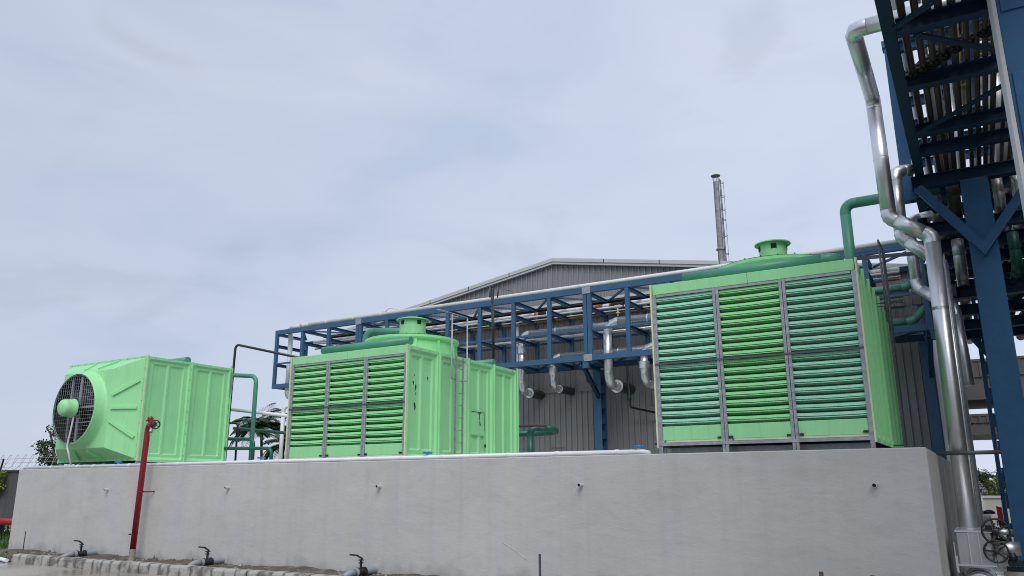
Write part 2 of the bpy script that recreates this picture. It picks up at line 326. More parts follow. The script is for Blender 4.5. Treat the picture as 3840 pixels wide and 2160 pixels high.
    def lathe(s, prof, c, axis=(0, 0, 1), n=32, smooth=True, sharp=True, cap0=False, cap1=False):
        # prof: (radius, along); sharp: every band has its own vertices, so profile corners stay crisp
        ax = Vector(axis).normalized(); a = ax.orthogonal().normalized(); b = ax.cross(a); c = Vector(c)
        ring = lambda r, h: [c+ax*h+a*(r*math.cos(2*math.pi*j/n))+b*(r*math.sin(2*math.pi*j/n)) for j in range(n)]
        if not sharp:
            m = len(prof); vs = [v for (r, h) in prof for v in ring(r, h)]
            s.add(vs, [(i*n+j, i*n+(j+1) % n, (i+1)*n+(j+1) % n, (i+1)*n+j) for i in range(m-1) for j in range(n)], True)
        for (r0, h0), (r1, h1) in (zip(prof, prof[1:]) if sharp else ()):
            s.add(ring(r0, h0)+ring(r1, h1), [(j, (j+1) % n, n+(j+1) % n, n+j) for j in range(n)], smooth)
        if cap0: s.add(ring(*prof[0]), [tuple(range(n-1, -1, -1))])
        if cap1: s.add(ring(*prof[-1]), [tuple(range(n))])
        return s
    def ring(s, c, axis, R_, r, n=32, k=6):
        ax = Vector(axis).normalized(); a = ax.orthogonal().normalized(); b = ax.cross(a); c = Vector(c); vs = []
        for i in range(n):
            d = a*math.cos(2*math.pi*i/n)+b*math.sin(2*math.pi*i/n)
            for j in range(k): vs.append(c+d*(R_+r*math.cos(2*math.pi*j/k))+ax*(r*math.sin(2*math.pi*j/k)))
        fs = [(i*k+j, ((i+1) % n)*k+j, ((i+1) % n)*k+(j+1) % k, i*k+(j+1) % k) for i in range(n) for j in range(k)]
        return s.add(vs, fs, True)
    def prism(s, poly, vec):
        n = len(poly); v = Vector(vec); p = [Vector(q) for q in poly]
        return s.add(p+[q+v for q in p], [tuple(range(n-1, -1, -1)), tuple(range(n, 2*n))]+[(i, (i+1) % n, n+(i+1) % n, n+i) for i in range(n)])
    def mesh(s, name, mats, off=(0, 0, 0)):
        o = Vector(off); me = bpy.data.meshes.new(name)
        me.from_pydata([tuple(Vector(v)-o) for v in s.v], [], s.f)
        me.polygons.foreach_set('use_smooth', s.s)
        for m in (mats if isinstance(mats, (list, tuple)) else [mats]): me.materials.append(m)
        me.update(); return me
    def build(s, name, mat, parent=None, at=None):
        if parent is None:
            o = Vector(at) if at is not None else Vector((0, 0, 0))
            return link(name, s.mesh(name, mat, o), None, o)
        return link(name, s.mesh(name, mat, wloc(parent)), parent)
def build_each(mb, name, mat, parent):
    # one object per connected piece
    root = list(range(len(mb.v)))
    def find(i):
        while root[i] != i: root[i] = root[root[i]]; i = root[i]
        return i
    for f in mb.f:
        r0 = find(f[0])
        for i in f[1:]: root[find(i)] = r0
    groups = {}
    for k, f in enumerate(mb.f): groups.setdefault(find(f[0]), []).append(k)
    out = []
    for ks in groups.values():
        q = MB(); mp_ = {}
        for k in ks:
            for i in mb.f[k]:
                if i not in mp_: mp_[i] = len(q.v); q.v.append(mb.v[i])
            q.f.append(tuple(mp_[i] for i in mb.f[k])); q.s.append(mb.s[k])
        out.append(q.build(name, mat, parent))
    return out
def stuff(o): o['kind'] = 'stuff'; return o
def struct(o): o['kind'] = 'structure'; return o
def bend(path, rad, seg=5):
    P = [Vector(p) for p in path]; out = [P[0]]
    for i in range(1, len(P)-1):
        a, b = (P[i-1]-P[i]), (P[i+1]-P[i]); la, lb = a.length, b.length; a.normalize(); b.normalize()
        ang = a.angle(b); t = min(rad/max(math.tan(ang/2), 1e-3), la*0.48, lb*0.48); rr = t*math.tan(ang/2)
        cdir = (a+b).normalized(); c = P[i]+cdir*(rr/math.sin(ang/2))
        s0, s1 = P[i]+a*t, P[i]+b*t; v0, v1 = s0-c, s1-c; tot = v0.angle(v1)
        for k in range(seg+1):
            f = k/seg
            out.append(c+(v0*math.sin((1-f)*tot)+v1*math.sin(f*tot))/math.sin(tot))
    out.append(P[-1]); return out
def simple_pipe(name, path, r, mat, label, cat, group=None, rad=None, n=12, seg=5):
    P = bend(path, rad or r*2.2, seg) if len(path) > 2 else path
    return tag(MB().tube(P, r, n).build(name, mat, None, path[0]), label, cat, group)
def pipe(name, path, r, mat, label, cat='pipe', group=None, rad=None, n=20, seg=3, rings=True, joint=2.2, collars=(), ring_mat=None):
    """a pipe with straight sections, elbows and clamp rings as its parts"""
    root = empty(name, path[0], label, cat, group)
    P = [Vector(p) for p in path]; rad = rad or r*2.4; segs = []; cur = P[0]; el = []
    for i in range(1, len(P)-1):
        b = bend([P[i-1], P[i], P[i+1]], rad, seg)[1:-1]
        segs.append((cur, b[0])); el.append(b); cur = b[-1]
    segs.append((cur, P[-1]))
    for a, b in segs:
        if (b-a).length < 0.02: continue
        MB().tube([a, b], r, n).build('straight_section', mat, root)
    el_dirs = [((P[i]-P[i-1]).normalized(), (P[i+1]-P[i]).normalized()) for i in range(1, len(P)-1)]; built = []
    rg = MB()
    for b in el:
        d0 = (b[0]-b[1]).normalized(); d1 = (b[-1]-b[-2]).normalized()
        e0, e1 = el_dirs[len(built)]; built.append(1)
        MB().tube([b[0]-e0*0.05]+list(b)+[b[-1]+e1*0.05], r*1.006, n, caps=False).build('elbow', mat, root)
        if rings:
            for q, d in [(b[0], b[0]-b[1]), (b[-1], b[-1]-b[-2])]+[(b[k], b[k+1]-b[k-1]) for k in range(1, len(b)-1)]:
                d = d.normalized(); rg.lathe([(r*0.99, -0.012), (r*1.025, -0.012), (r*1.025, 0.012), (r*0.99, 0.012)], q, d, n)
    if rings:
        for a, b in segs:
            L = (b-a).length; k = int(L/joint)
            for i in range(1, k+1):
                q = a+(b-a)*(i/(k+1)); rg.lathe([(r*0.99, -0.02), (r*1.03, -0.02), (r*1.02, 0.0), (r*1.03, 0.02), (r*0.99, 0.02)], q, (b-a), n)
        if rg.v: stuff(rg.build('seam_band', ring_mat or mat, root))
    for (q, d, rr, L) in collars:
        MB().lathe([(r, -L/2), (rr, -L/2), (rr, L/2), (r, L/2)], q, d, n).build('collar', mat, root)
    return root
def copy_thing(o, loc, label=None, parent=None):
    c = o.copy(); COL.objects.link(c); c.parent = parent
    if parent is None: c.location = loc
    if label: c['label'] = label
    for ch in [q for q in bpy.data.objects if q.parent == o]: copy_thing(ch, None, None, c)
    return c

# ------------------------------------------------------------------ ground and yard
g = MB(); g.add([(-700, -300, 0), (500, -300, 0), (500, 1200, 0), (-700, 1200, 0)], [(0, 1, 2, 3)])
struct(g.build('ground', M['unseen_asphalt']))
g = MB(); g.add([(-60, 4.2, 0.004), (14, 4.2, 0.004), (14, 60, 0.004), (-60, 60, 0.004)], [(0, 1, 2, 3)])
struct(g.build('concrete_yard', M['yard']))
# soil strip between kerb and wall, lumpy
s = MB(); nx, ny = 150, 9; X0, X1 = -21.6, 3.0
hts = [[0]*(ny+1) for _ in range(nx+1)]
for i in range(nx+1):
    for j in range(ny+1):
        x = X0+(X1-X0)*i/nx; y = 10.24+(11.42-10.24)*j/ny
        h = 0.065+0.018*math.sin(x*2.1)+0.03*rnd.random()+0.05*(j/ny)**2+(0.05 if j < 2 else 0)
        if x < -20.2 and j < 5: h *= 0.7
        if j == 0: h = 0.12 if x > -18.5 else 0.02
        s.v.append((x, y, h))
for i in range(nx):
    for j in range(ny):
        a = i*(ny+1)+j; s.f.append((a, a+ny+1, a+ny+2, a+1)); s.s.append(True)
struct(s.build('soil_strip', M['soil']))
rb = MB()
for i in range(900):
    x = rnd.uniform(-21.0, -8.0); y = rnd.uniform(10.35, 11.36) if rnd.random() < 0.5 else 11.38-abs(rnd.gauss(0, 0.09))
    z = 0.085+0.03*max(0, y-10.9); r = rnd.uniform(0.010, 0.034) if rnd.random() < 0.93 else rnd.uniform(0.04, 0.065)
    from mathutils import Euler
    rot = Euler((rnd.uniform(0, 6), rnd.uniform(0, 6), rnd.uniform(0, 6))).to_matrix(); pts = []
    for k in range(6):
        d = Vector([(1, 0, 0), (-1, 0, 0), (0, 1, 0), (0, -1, 0), (0, 0, 1), (0, 0, -1)][k])*rnd.uniform(.55, 1.25)*r
        pts.append(rot @ d+Vector((x, y, z)))
    rb.add(pts, [(0, 2, 4), (2, 1, 4), (1, 3, 4), (3, 0, 4), (2, 0, 5), (1, 2, 5), (3, 1, 5), (0, 3, 5)])
tag(rb.build('rubble', M['rubble']), 'broken mortar crumbs and stones along the foot of the wall', 'rubble', kind='stuff')
# kerb: a bed with its stones
kb = MB().box(-18.56, -7.9, 10.10, 10.235, 0.0, 0.12).build('kerb', M['kerb'], None, (-18.6, 10.4, 0)); struct(kb)
L = 0.29
km = []
for t in range(4):
    q = MB(); a = L/2-0.004; zt = 0.19
    prof = [(-0.09, 0.0), (-0.086, zt-0.045), (-0.076, zt-0.016), (-0.055, zt-0.002), (0.08, zt), (0.09, 0.0)]
    off = [rnd.uniform(-.004, .004) for _ in prof]
    vs = [(x, y+off[i], z+(off[i]*0.5 if z > 0 else 0)) for x in (-a, a) for i, (y, z) in enumerate(prof)]; n = 6
    q.add(vs, [(5, 4, 3, 2, 1, 0), (6, 7, 8, 9, 10, 11)]+[(i, (i+1) % n, n+(i+1) % n, n+i) for i in range(n)])
    km.append(q.mesh('kerb_stone', M['kerb']))
for i in range(36):
    x = -18.40+L*i+0.02*(i//5)
    o = link('kerb_stone', km[rnd.randrange(4)], kb, Vector((x, 10.165, 0.004))-kb.location)
    o.rotation_euler = (0, 0, rnd.uniform(-.012, .012)); o.location.z += rnd.uniform(-.006, .004)

# ------------------------------------------------------------------ concrete basin
bas = empty('concrete_basin', (-10.9, 11.38, 0), 'long grey rendered concrete basin wall that carries the green cooling towers', 'concrete wall')
b = MB(); nxx, nz_ = 60, 8
b.box(-21.16, -0.6, 11.38, 11.60, -0.05, 2.042, 0.012)
b.build('wall_front', M['concrete'], bas)
MB().box(-0.82, -0.6, 11.603, 20.9, -0.05, 2.04, 0.01).build('wall_side', M['concrete'], bas)
MB().box(-21.16, -20.94, 11.603, 20.9, -0.05, 2.04, 0.01).build('wall_side', M['concrete'], bas)
MB().box(-20.937, -0.823, 20.68, 20.9, -0.05, 2.04).build('wall_rear', M['concrete'], bas)
MB().box(-20.937, -0.823, 11.603, 20.677, 0.0, 1.86).build('deck_slab', M['concrete'], bas)
rp = MB()   # shallow trowelled repair scar on the render
rp.tube([(-6.83+0.09*i+0.012*math.sin(i), 11.379, 0.70-0.045*i-0.004*i*i*0.2) for i in range(6)], 0.005, 6).build('repair_scar', M['concrete'], bas)

# ------------------------------------------------------------------ cooling towers
def panel(x, y0, y1, z0, z1, out=1):
    """side panel in the plane x: flange, stepped pan and two sunk lanes, facing out*X"""
    w, h = y1-y0, z1-z0; m = MB()
    us = [0, .05, .080, .10*w+.06, .10*w+.09, .5*w-.055, .5*w-.025, .5*w+.025, .5*w+.055, .9*w-.09, .9*w-.06, w-.080, w-.05, w]
    vs_ = [0, .06, .12, .19, .225, h-.20, h-.165, h-.10, h-.06, h]
    def lane(u): return (us[4] <= u <= us[5]+1e-6) or (us[8]-1e-6 <= u <= us[9]+1e-6)
    def dep(i, j):
        if i in (0, 1, len(us)-2, len(us)-1) or j in (0, 1, len(vs_)-2, len(vs_)-1): return 0.0
        if 4 <= j <= len(vs_)-5 and (i in (4, 5, 8, 9)): return -0.075
        return -0.042
    for i, u in enumerate(us):
        for j, v in enumerate(vs_): m.v.append((x+out*dep(i, j), y0+u, z0+v))
    nv = len(vs_)
    for i in range(len(us)-1):
        for j in range(nv-1):
            a = i*nv+j; q = (a, a+nv, a+nv+1, a+1); m.f.append(q if out > 0 else q[::-1]); m.s.append(False)
    return m
def bolts(mb, pts, d, r=0.011):
    for p in pts: mb.lathe([(r, 0), (r, 0.008), (0.001, 0.008)], p, d, 6)
def louvred_tower(x0, y0, w, d, zb, zT, pitch, nup, nlow, mats, label, ladder_y, npan, stack_top, capdim, holes, lad_mat='galv'):
    root = empty('cooling_tower', (x0+w/2, y0+d/2, zb), label, 'cooling tower', 'louvred cooling towers on the basin')
    x1, y1 = x0+w, y0+d
    fas = 0.165
    zf = zT-fas                                   # under side of fascia
    # core (dark inside), roof deck
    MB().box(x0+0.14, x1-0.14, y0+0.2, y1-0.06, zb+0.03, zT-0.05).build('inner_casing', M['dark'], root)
    MB().box(x0+0.005, x1-0.005, y0+0.05, y1, zT-0.045, zT-0.004).build('roof_deck', M['green'], root)
    f = MB()
    f.box(x0+0.012, x0+w/2-0.003, y0-0.025, y0+0.045, zf, zT, 0.006); f.box(x0+w/2+0.003, x1-0.012, y0-0.025, y0+0.045, zf, zT, 0.006)
    f.build('fascia', M['green'], root)
    # galvanised louvre frame
    zl = zb+0.055; th = 0.045
    cols = [x0+0.03, x0+0.03+(w-0.06)/3, x0+0.03+2*(w-0.06)/3, x1-0.03]
    wp = 0.035
    fr = MB()
    posts = []
    for i, c in enumerate(cols):
        if i in (0, 3): posts.append((c, 0.062))
        else: posts += [(c-0.025, 0.044), (c+0.025, 0.044)]
    for c, ww in posts:
        MB().box(c-ww/2, c+ww/2, y0-0.03, y0+0.03, zb-0.13, zf-0.002, 0.004).build('frame_post', M['galv'], root)
    ztop = zf-0.04
    MB().box(x0+0.07, x1-0.07, y0-0.022, y0+0.03, ztop, zf-0.004).build('top_rail', M['galv'], root)
    MB().box(x0+0.0, x1, y0-0.038, y0+0.03, zb, zb+0.045).build('bottom_rail', M['galv'], root)
    zbp = zl+0.235                                # bottom closing panel top
    for i in range(3):
        a, c = cols[i]+(0.033 if i == 0 else 0.050), cols[i+1]-(0.033 if i == 2 else 0.050)
        MB().box(a, c, y0-0.012, y0+0.02, zl+0.025, zbp, 0.004).build('skirt_panel', M['green'], root)
        MB().box(a, c, y0-0.016, y0+0.02, zl-0.005, zl+0.023).build('skirt_edge', M['edge_cream'], root)
    # blades
    zup0 = ztop; span = zup0-zbp; n = nup+nlow; pt = span/n
    zmid = zup0-nup*pt
    MB().box(x0+0.0, x1, y0-0.045, y0-0.004, zmid-0.008, zmid+0.018).build('middle_rail', M['motor_grey'], root)
    for i in range(3):
        a, c = cols[i]+(0.030 if i == 0 else 0.044), cols[i+1]-(0.030 if i == 2 else 0.044)
        L_ = c-a
        pr = [(0.026, 0.0), (0.004, -0.003), (-0.012, -0.37*pt), (0.022, -0.43*pt), (-0.010, -0.49*pt), (-0.020, -0.58*pt), (0.058, -0.66*pt), (0.046, -0.76*pt), (0.155, -1.02*pt), (0.155, -0.96*pt), (0.072, -0.63*pt), (0.034, -0.40*pt)]
        q = MB(); k = len(pr); nseg = 6
        for si in range(nseg+1):
            t = si/nseg; sag = -0.005*math.sin(math.pi*t); bow = -0.006*math.sin(math.pi*t)
            for (y, z) in pr: q.v.append((L_*t, y+bow, z+sag))
        for si in range(nseg):
            for j in range(k):
                aa = si*k+j; bb = si*k+(j+1) % k; q.f.append((aa, bb, bb+k, aa+k)); q.s.append(False)
        q.f.append(tuple(range(k-1, -1, -1))); q.s.append(False); q.f.append(tuple(nseg*k+j for j in range(k))); q.s.append(False)
        me = q.mesh('louvre_slat', mats[i])
        for j in range(n):
            z = zup0-pt*j-(0.0 if j < nup else 0.006)
            o = link('louvre_slat', me, root, Vector((a, y0+0.012, z))-root.location)
            o.rotation_euler = (0, rnd.uniform(-.003, .003), 0)
    bl = MB()
    for c, ww in posts:
        bolts(bl, [(c, y0-0.03, zl+0.05+k*pt*1.0) for k in range(int((zf-zl-0.1)/pt))], (0, -1, 0), 0.009)
    stuff(bl.build('frame_bolt', M['galv'], root))
    # side walls
    pw = d/npan
    for k in range(npan):
        for xx, out in ((x1, 1), (x0, -1)):
            panel(xx, y0+k*pw+0.012, y0+(k+1)*pw-0.012, zb-0.02, zT-0.002, out).build('side_panel', M['green'], root)
    for xx, out in ((x1, 1), (x0, -1)):
        m = MB(); bm = MB()
        for k in range(npan+1):
            yy = y0+k*pw
            m.box(min(xx-0.004*out, xx+0.035*out), max(xx-0.004*out, xx+0.035*out), yy-0.012, yy+0.012, zb-0.02, zT+0.012)
            bolts(bm, [(xx+0.012*out, yy+0.026, zb+0.1+q*0.16) for q in range(int((zT-zb)/0.16)) if k < npan], (out, 0, 0))
        bolts(bm, [(xx+0.002*out, y0+0.1+q*0.3, zT-0.03) for q in range(int(d/0.3))], (out, 0, 0))
        build_each(m, 'panel_flange', M['green'], root); stuff(bm.build('flange_bolt', M['galv'], root))
        MB().box(min(xx, xx+0.024*out), max(xx, xx+0.024*out), y0-0.05, y0-0.016, zb-0.03, zT+0.008).build('laminate_edge', M['edge_cream'], root)
    MB().box(x0, x1, y1-0.02, y1+0.01, zb, zT).build('rear_panel', M['green'], root)
    # base beams and feet
    fb = MB()
    for yy in (y0+0.3, y0+d/2, y1-0.3): fb.box(x0+0.1, x1-0.1, yy-0.06, yy+0.06, 1.863, zb-0.021)
    build_each(fb, 'base_beam', M['galv'], root)
    # fan stack
    cx, cy = x0+w/2, y0+d/2; rt = 1.06
    st = MB(); H = stack_top-zT
    st.lathe([(rt*0.92, -0.003), (rt*0.93, 0.05), (rt*0.93, H-0.10), (rt*0.985, H-0.075), (rt, H-0.05), (rt, H), (rt*0.96, H), (rt*0.90, H-0.08), (rt*0.90, 0.0)], (cx, cy, zT), (0, 0, 1), 64)
    so = st.build('fan_stack', M['green'], root)
    fl = MB()
    for k in range(12):
        a = 2*math.pi*k/12+0.2; p = Vector((cx+rt*0.935*math.cos(a), cy+rt*0.935*math.sin(a), zT)); dd = Vector((math.cos(a), math.sin(a), 0))
        fl.bar(p+dd*0.012, p+dd*0.012+Vector((0, 0, H-0.09)), 0.05, 0.05, (dd.x, dd.y, 0))
    for k in range(12):
        a = 2*math.pi*(k+0.5)/12+0.2; p = Vector((cx+rt*0.93*math.cos(a), cy+rt*0.93*math.sin(a), zT+H*0.32)); dd = Vector((math.cos(a), math.sin(a), 0)); t = Vector((-dd.y, dd.x, 0))
        fl.bar(p-t*0.2, p+t*0.2, 0.03, 0.07)
    build_each(fl, 'stack_rib', M['green'], so)
    gd = MB()
    for k in range(1, 11): gd.ring((cx, cy, stack_top+0.012+0.03*(1-k/10)), (0, 0, 1), 0.28+0.075*k, 0.005, 48, 5)
    for k in range(24):
        a = 2*math.pi*k/24; dd = Vector((math.cos(a), math.sin(a), 0)); gd.tube([Vector((cx, cy, stack_top+0.05))+dd*0.3, Vector((cx, cy, stack_top+0.012))+dd*rt*0.98], 0.006, 5)
        gd.ring(Vector((cx, cy, stack_top+0.02))+dd*rt*0.965, (-dd.y, dd.x, 0), 0.018, 0.004, 8, 4)
    stuff(gd.build('wire_guard', M['black'], so))
    (cb, rb_, zc0, zc1, brim) = capdim
    cp = MB()
    cp.lathe([(rb_, zc0), (rb_, zc1)], (cx, cy, 0), (0, 0, 1), 40)
    cp.lathe([(rb_*0.98, zc1-0.012), (brim, zc1-0.012), (brim, zc1+0.006), (rb_, zc1+0.03), (0.01, zc1+0.045)], (cx, cy, 0), (0, 0, 1), 40)
    co = cp.build('motor_cover', M['green'], so)
    for a in holes:
        dd = Vector((math.cos(a), math.sin(a), 0)); t = Vector((-dd.y, dd.x, 0)); p = Vector((cx, cy, zc1-0.085))+dd*(rb_-0.004)
        MB().bar(p-t*0.048, p+t*0.048, 0.02, 0.085).build('vent_hole', M['dark'], so)
    MB().lathe([(0.12, zT-0.03), (0.12, zc0+0.01)], (cx, cy, 0), (0, 0, 1), 16).build('motor_pedestal', M['motor_grey'], so)
    sp = MB()
    for a in (0.4, 1.97): sp.bar((cx-rt*0.9*math.cos(a), cy-rt*0.9*math.sin(a), stack_top-0.09), (cx+rt*0.9*math.cos(a), cy+rt*0.9*math.sin(a), stack_top-0.09), 0.06, 0.05)
    build_each(sp, 'motor_beam', M['galv'], so)
    # ladder
    lx = x1+0.17; la, lb = ladder_y, ladder_y+0.26; lz = zT-0.04
    lad = MB()
    for yy in (la, lb): lad.box(lx-0.008, lx+0.008, yy-0.025, yy+0.025, 1.9, lz)
    lo = lad.build('ladder', M[lad_mat], root)
    rg = MB()
    for k in range(9):
        z = lz-0.26-0.252*k
        if z > 1.95: rg.tube([(lx, la, z), (lx, lb, z)], 0.009, 6)
    build_each(rg, 'rung', M[lad_mat], lo)
    hp = MB()
    for yo, yi in ((la-0.15, la), (lb+0.16, lb)):
        hp.tube(bend([(lx, yi, zT-0.53), (lx, yo, zT-0.53), (lx, yo, zT+0.83)], 0.02, 2), 0.017, 8)
    if lad_mat == 'galv': hp.tube([(lx, la-0.15, zT+0.83), (lx-0.02, la-0.66, zT+0.82)], 0.014, 8)
    hp.tube([(lx, lb+0.16, zT+0.83), (lx, la-0.15, zT+0.83)], 0.012, 8)
    build_each(hp, 'handrail', M[lad_mat], lo)
    br = MB()
    for z in (zT-0.21, zb+0.02):
        for yy in (la, lb): br.bar((x1-0.0, yy+0.0, z), (lx, yy, z), 0.03, 0.012)
        br.bar((lx-0.012, la-0.14, z), (lx-0.012, lb+0.03, z), 0.01, 0.02)
    build_each(br, 'ladder_bracket', M[lad_mat], lo)
    return root, (cx, cy)
# right tower
tR, cR = louvred_tower(-4.23, 11.7, 3.02, 4.15, 2.165, 4.69, 0.125, 9, 8, (M['slat_teal'], M['slat_green'], M['slat_teal']),
    'tall green cooling tower with two teal louvre columns, at the right end of the wall', 14.0, 6, 5.20, (0, 0.232, 5.20, 5.69, 0.305), (-1.30, 0.3, 2.0, 3.6), 'motor_grey')  # ladder takes a darker grey to stand for unlit steel
# middle tower
tM, cM = louvred_tower(-12.4, 12.0, 3.06, 4.23, 2.09, 4.255, 0.125, 7, 6, (M['slat_green'],)*3,
    'lower all-green louvred cooling tower standing in the middle of the wall', 13.39, 4, 4.765, (0, 0.30, 4.765, 5.27, 0.375), (-1.78, -0.42, 1.2, 2.7))
# torn remains of a decal, access door and little marks on the middle tower's side
X = -9.34
dm = MB()
def torn(y, z, w, h):
    n = 9; pts = []
    for i in range(n):
        a = 2*math.pi*i/n; q = rnd.uniform(0.55, 1.15); pts.append((X-0.070, y+w*math.cos(a)*q, z+h*math.sin(a)*q))
    dm.prism(pts, (0.003, 0, 0))
for (y, z, w, h) in ((12.285, 3.55, .02, .045), (12.36, 3.47, .022, .06), (12.37, 3.35, .012, .04), (12.355, 3.09, .022, .08), (12.33, 3.14, .02, .04), (12.75, 3.70, .018, .03), (12.76, 3.66, .012, .02), (12.31, 3.70, .012, .018)): torn(y, z, w, h)
for (y, z) in ((12.70, 4.10), (12.72, 3.98), (12.40, 4.02), (12.66, 3.83), (12.78, 4.06)): torn(y, z, .008, .01)
stuff(dm.build('torn_decal', M['black'], tM))
dr = MB(); y0_, y1_, z0_, z1_ = 14.335, 14.845, 2.665, 3.14
dr.box(X-0.094, X-0.040, y0_, y1_, z0_, z1_, 0.004)
do = dr.build('access_door', M['green'], tM)
g2 = MB(); g2.box(X-0.05, X-0.038, y0_+0.0, y1_, z1_+0.002, z1_+0.014); g2.box(X-0.05, X-0.038, y1_+0.002, y1_+0.013, z0_+0.1, z1_-0.02)
g2.build('door_gap', M['black'], do)
g3 = MB(); g3.bar((X-0.038, 14.62, 3.15), (X-0.036, 14.64, 2.98), 0.01, 0.018, (1, 0, 0)); g3.bar((X-0.038, 14.63, 2.95), (X-0.036, 14.66, 2.86), 0.01, 0.03, (1, 0, 0)); g3.box(X-0.044, X-0.034, 14.58, 14.69, 3.12, 3.14)
g3.build('door_latch', M['rust'], do)
g4 = MB(); g4.box(X-0.05, X-0.034, y0_, y1_, z0_-0.02, z0_-0.004); g4.build('door_sill', M['green'], do)
MB().box(X-0.03, X-0.022, 14.82, 14.88, 2.40, 2.47).build('drain_opening', M['black'], tM)
for (tw, x0, w, y0, zb) in ((tR, -4.23, 3.02, 11.7, 2.165), (tM, -12.4, 3.06, 12.0, 2.09)):
    hk = MB()
    for i in range(1, 3):
        c = x0+0.03+i*(w-0.06)/3
        hk.box(c-0.11, c-0.06, y0-0.035, y0-0.01, zb+0.09, zb+0.115); hk.box(c+0.06, c+0.115, y0-0.035, y0-0.01, zb+0.085, zb+0.12)
    hk.box(x0+w-0.13, x0+w-0.07, y0-0.035, y0-0.01, zb+0.10, zb+0.13); hk.box(x0-0.06, x0+0.01, y0-0.03, y0, zb+0.02, zb+0.05)
    build_each(hk, 'clip', M['black'], tw)
pl = MB()
for x in (-4.13, -3.10): pl.lathe([(0.018, 0), (0.018, 0.008), (0.001, 0.008)], (x, 11.685, 2.235), (0, -1, 0), 10)
stuff(pl.build('blue_plug', M['bluecap'], tR))

# left tower: square hood with a side fan
zb, zT = 2.225, 4.795; x0, x1, y0, y1 = -21.04, -17.76, 12.3, 14.92
tL = empty('fan_cooling_tower', ((x0+x1)/2, (y0+y1)/2, zb), 'green cooling tower with a big round side fan, at the left end of the wall', 'cooling tower')
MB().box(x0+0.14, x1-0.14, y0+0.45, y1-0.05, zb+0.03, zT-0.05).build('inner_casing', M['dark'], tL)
MB().box(x0+0.07, x1-0.07, y0, y1, zT-0.04, zT-0.006).build('roof_deck', M['green'], tL)
MB().box(x0, x1, y1-0.02, y1+0.01, zb, zT).build('rear_panel', M['green'], tL)
for k in range(2):
    a = y0+0.012+k*1.31
    for xx, out in ((x1, 1), (x0, -1)): panel(xx, a, a+1.286, zb-0.03, zT-0.004, out).build('side_panel', M['green'], tL)
fg = MB(); bm = MB()
for xx, out in ((x1, 1), (x0, -1)):
    for k in range(3):
        yy = y0+k*1.31; fg.box(min(xx-0.004*out, xx+0.035*out), max(xx-0.004*out, xx+0.035*out), yy-0.012, yy+0.012, zb-0.03, zT+0.012)
        if k: bolts(bm, [(xx+0.012*out, yy-0.03, zb+0.15+q*0.28) for q in range(9)], (out, 0, 0))
    bolts(bm, [(xx+0.003*out, y0+0.2+q*0.42, zT-0.03) for q in range(6)], (out, 0, 0))
build_each(fg, 'panel_flange', M['green'], tL)
MB().box(x1+0.0, x1+0.03, y0-0.034, y0-0.014, zb-0.03, zT+0.006).build('laminate_edge', M['edge_cream'], tL)
cx, cz = -19.40, 3.505
# hood: flanged rectangle tapering to a smaller square plate, then a rounded bell into the collar
ya, yb_, hs = y0-0.04, y0-0.50, 1.02
hd = MB()
hd.box(x0, x1, y0-0.038, y0-0.013, zb, zb+0.05); hd.box(x0, x1, y0-0.038, y0-0.013, zT-0.05, zT); hd.box(x0, x0+0.05, y0-0.038, y0-0.013, zb+0.05, zT-0.05); hd.box(x1-0.05, x1, y0-0.038, y0-0.013, zb+0.05, zT-0.05)
o4 = [(x0+.05, ya+.003, zb+.05), (x1-.05, ya+.003, zb+.05), (x1-.05, ya+.003, zT-.05), (x0+.05, ya+.003, zT-.05)]
i4 = [(cx-hs, yb_, cz-hs*0.95), (cx+hs, yb_, cz-hs*0.95), (cx+hs, yb_, cz+hs*0.93), (cx-hs, yb_, cz+hs*0.93)]
hd.add(o4+i4, [(0, 1, 5, 4), (1, 2, 6, 5), (2, 3, 7, 6), (3, 0, 4, 7)])
# front plate between square and collar
N = 48; rc = 0.98
ring = [(cx+rc*math.cos(2*math.pi*j/N), yb_-0.015, cz+rc*math.sin(2*math.pi*j/N)) for j in range(N)]
sq = []
for j in range(N):
    a = 2*math.pi*j/N; c_, s_ = math.cos(a), math.sin(a); k = 1/max(abs(c_), abs(s_)); zz = s_*k
    sq.append((cx+c_*k*hs, yb_, cz+(zz*hs*0.93 if zz > 0 else zz*hs*0.95)))
hd.add(ring+sq, [(j, (j+1) % N, N+(j+1) % N, N+j) for j in range(N)], True)
ho = hd.build('fan_hood', M['green'], tL)
cl = MB()
cl.lathe([(1.0, 0.006), (0.965, 0.02), (0.945, 0.05), (0.925, 0.10), (0.905, 0.17), (0.888, 0.24), (0.885, 0.27), (0.862, 0.272)], (cx, yb_, cz), (0, -1, 0), 64, sharp=False)
co = cl.build('fan_collar', M['green'], tL)
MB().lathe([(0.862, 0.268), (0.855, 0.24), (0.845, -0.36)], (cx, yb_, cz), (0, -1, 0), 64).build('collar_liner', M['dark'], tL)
rbm = MB()
def hrib(pa, pb, nrm, w=0.07):
    rbm.bar(Vector(pa)+Vector(nrm)*0.008, Vector(pb)+Vector(nrm)*0.008, w, 0.075, nrm)
def onface(a, b, c, d, s, t):    # bilinear point on a hood face
    a, b, c, d = map(Vector, (a, b, c, d)); return (a*(1-s)+b*s)*(1-t)+(d*(1-s)+c*s)*t
faces = [(o4[1], o4[2], i4[2], i4[1]), (o4[2], o4[3], i4[3], i4[2]), (o4[0], o4[1], i4[1], i4[0])]
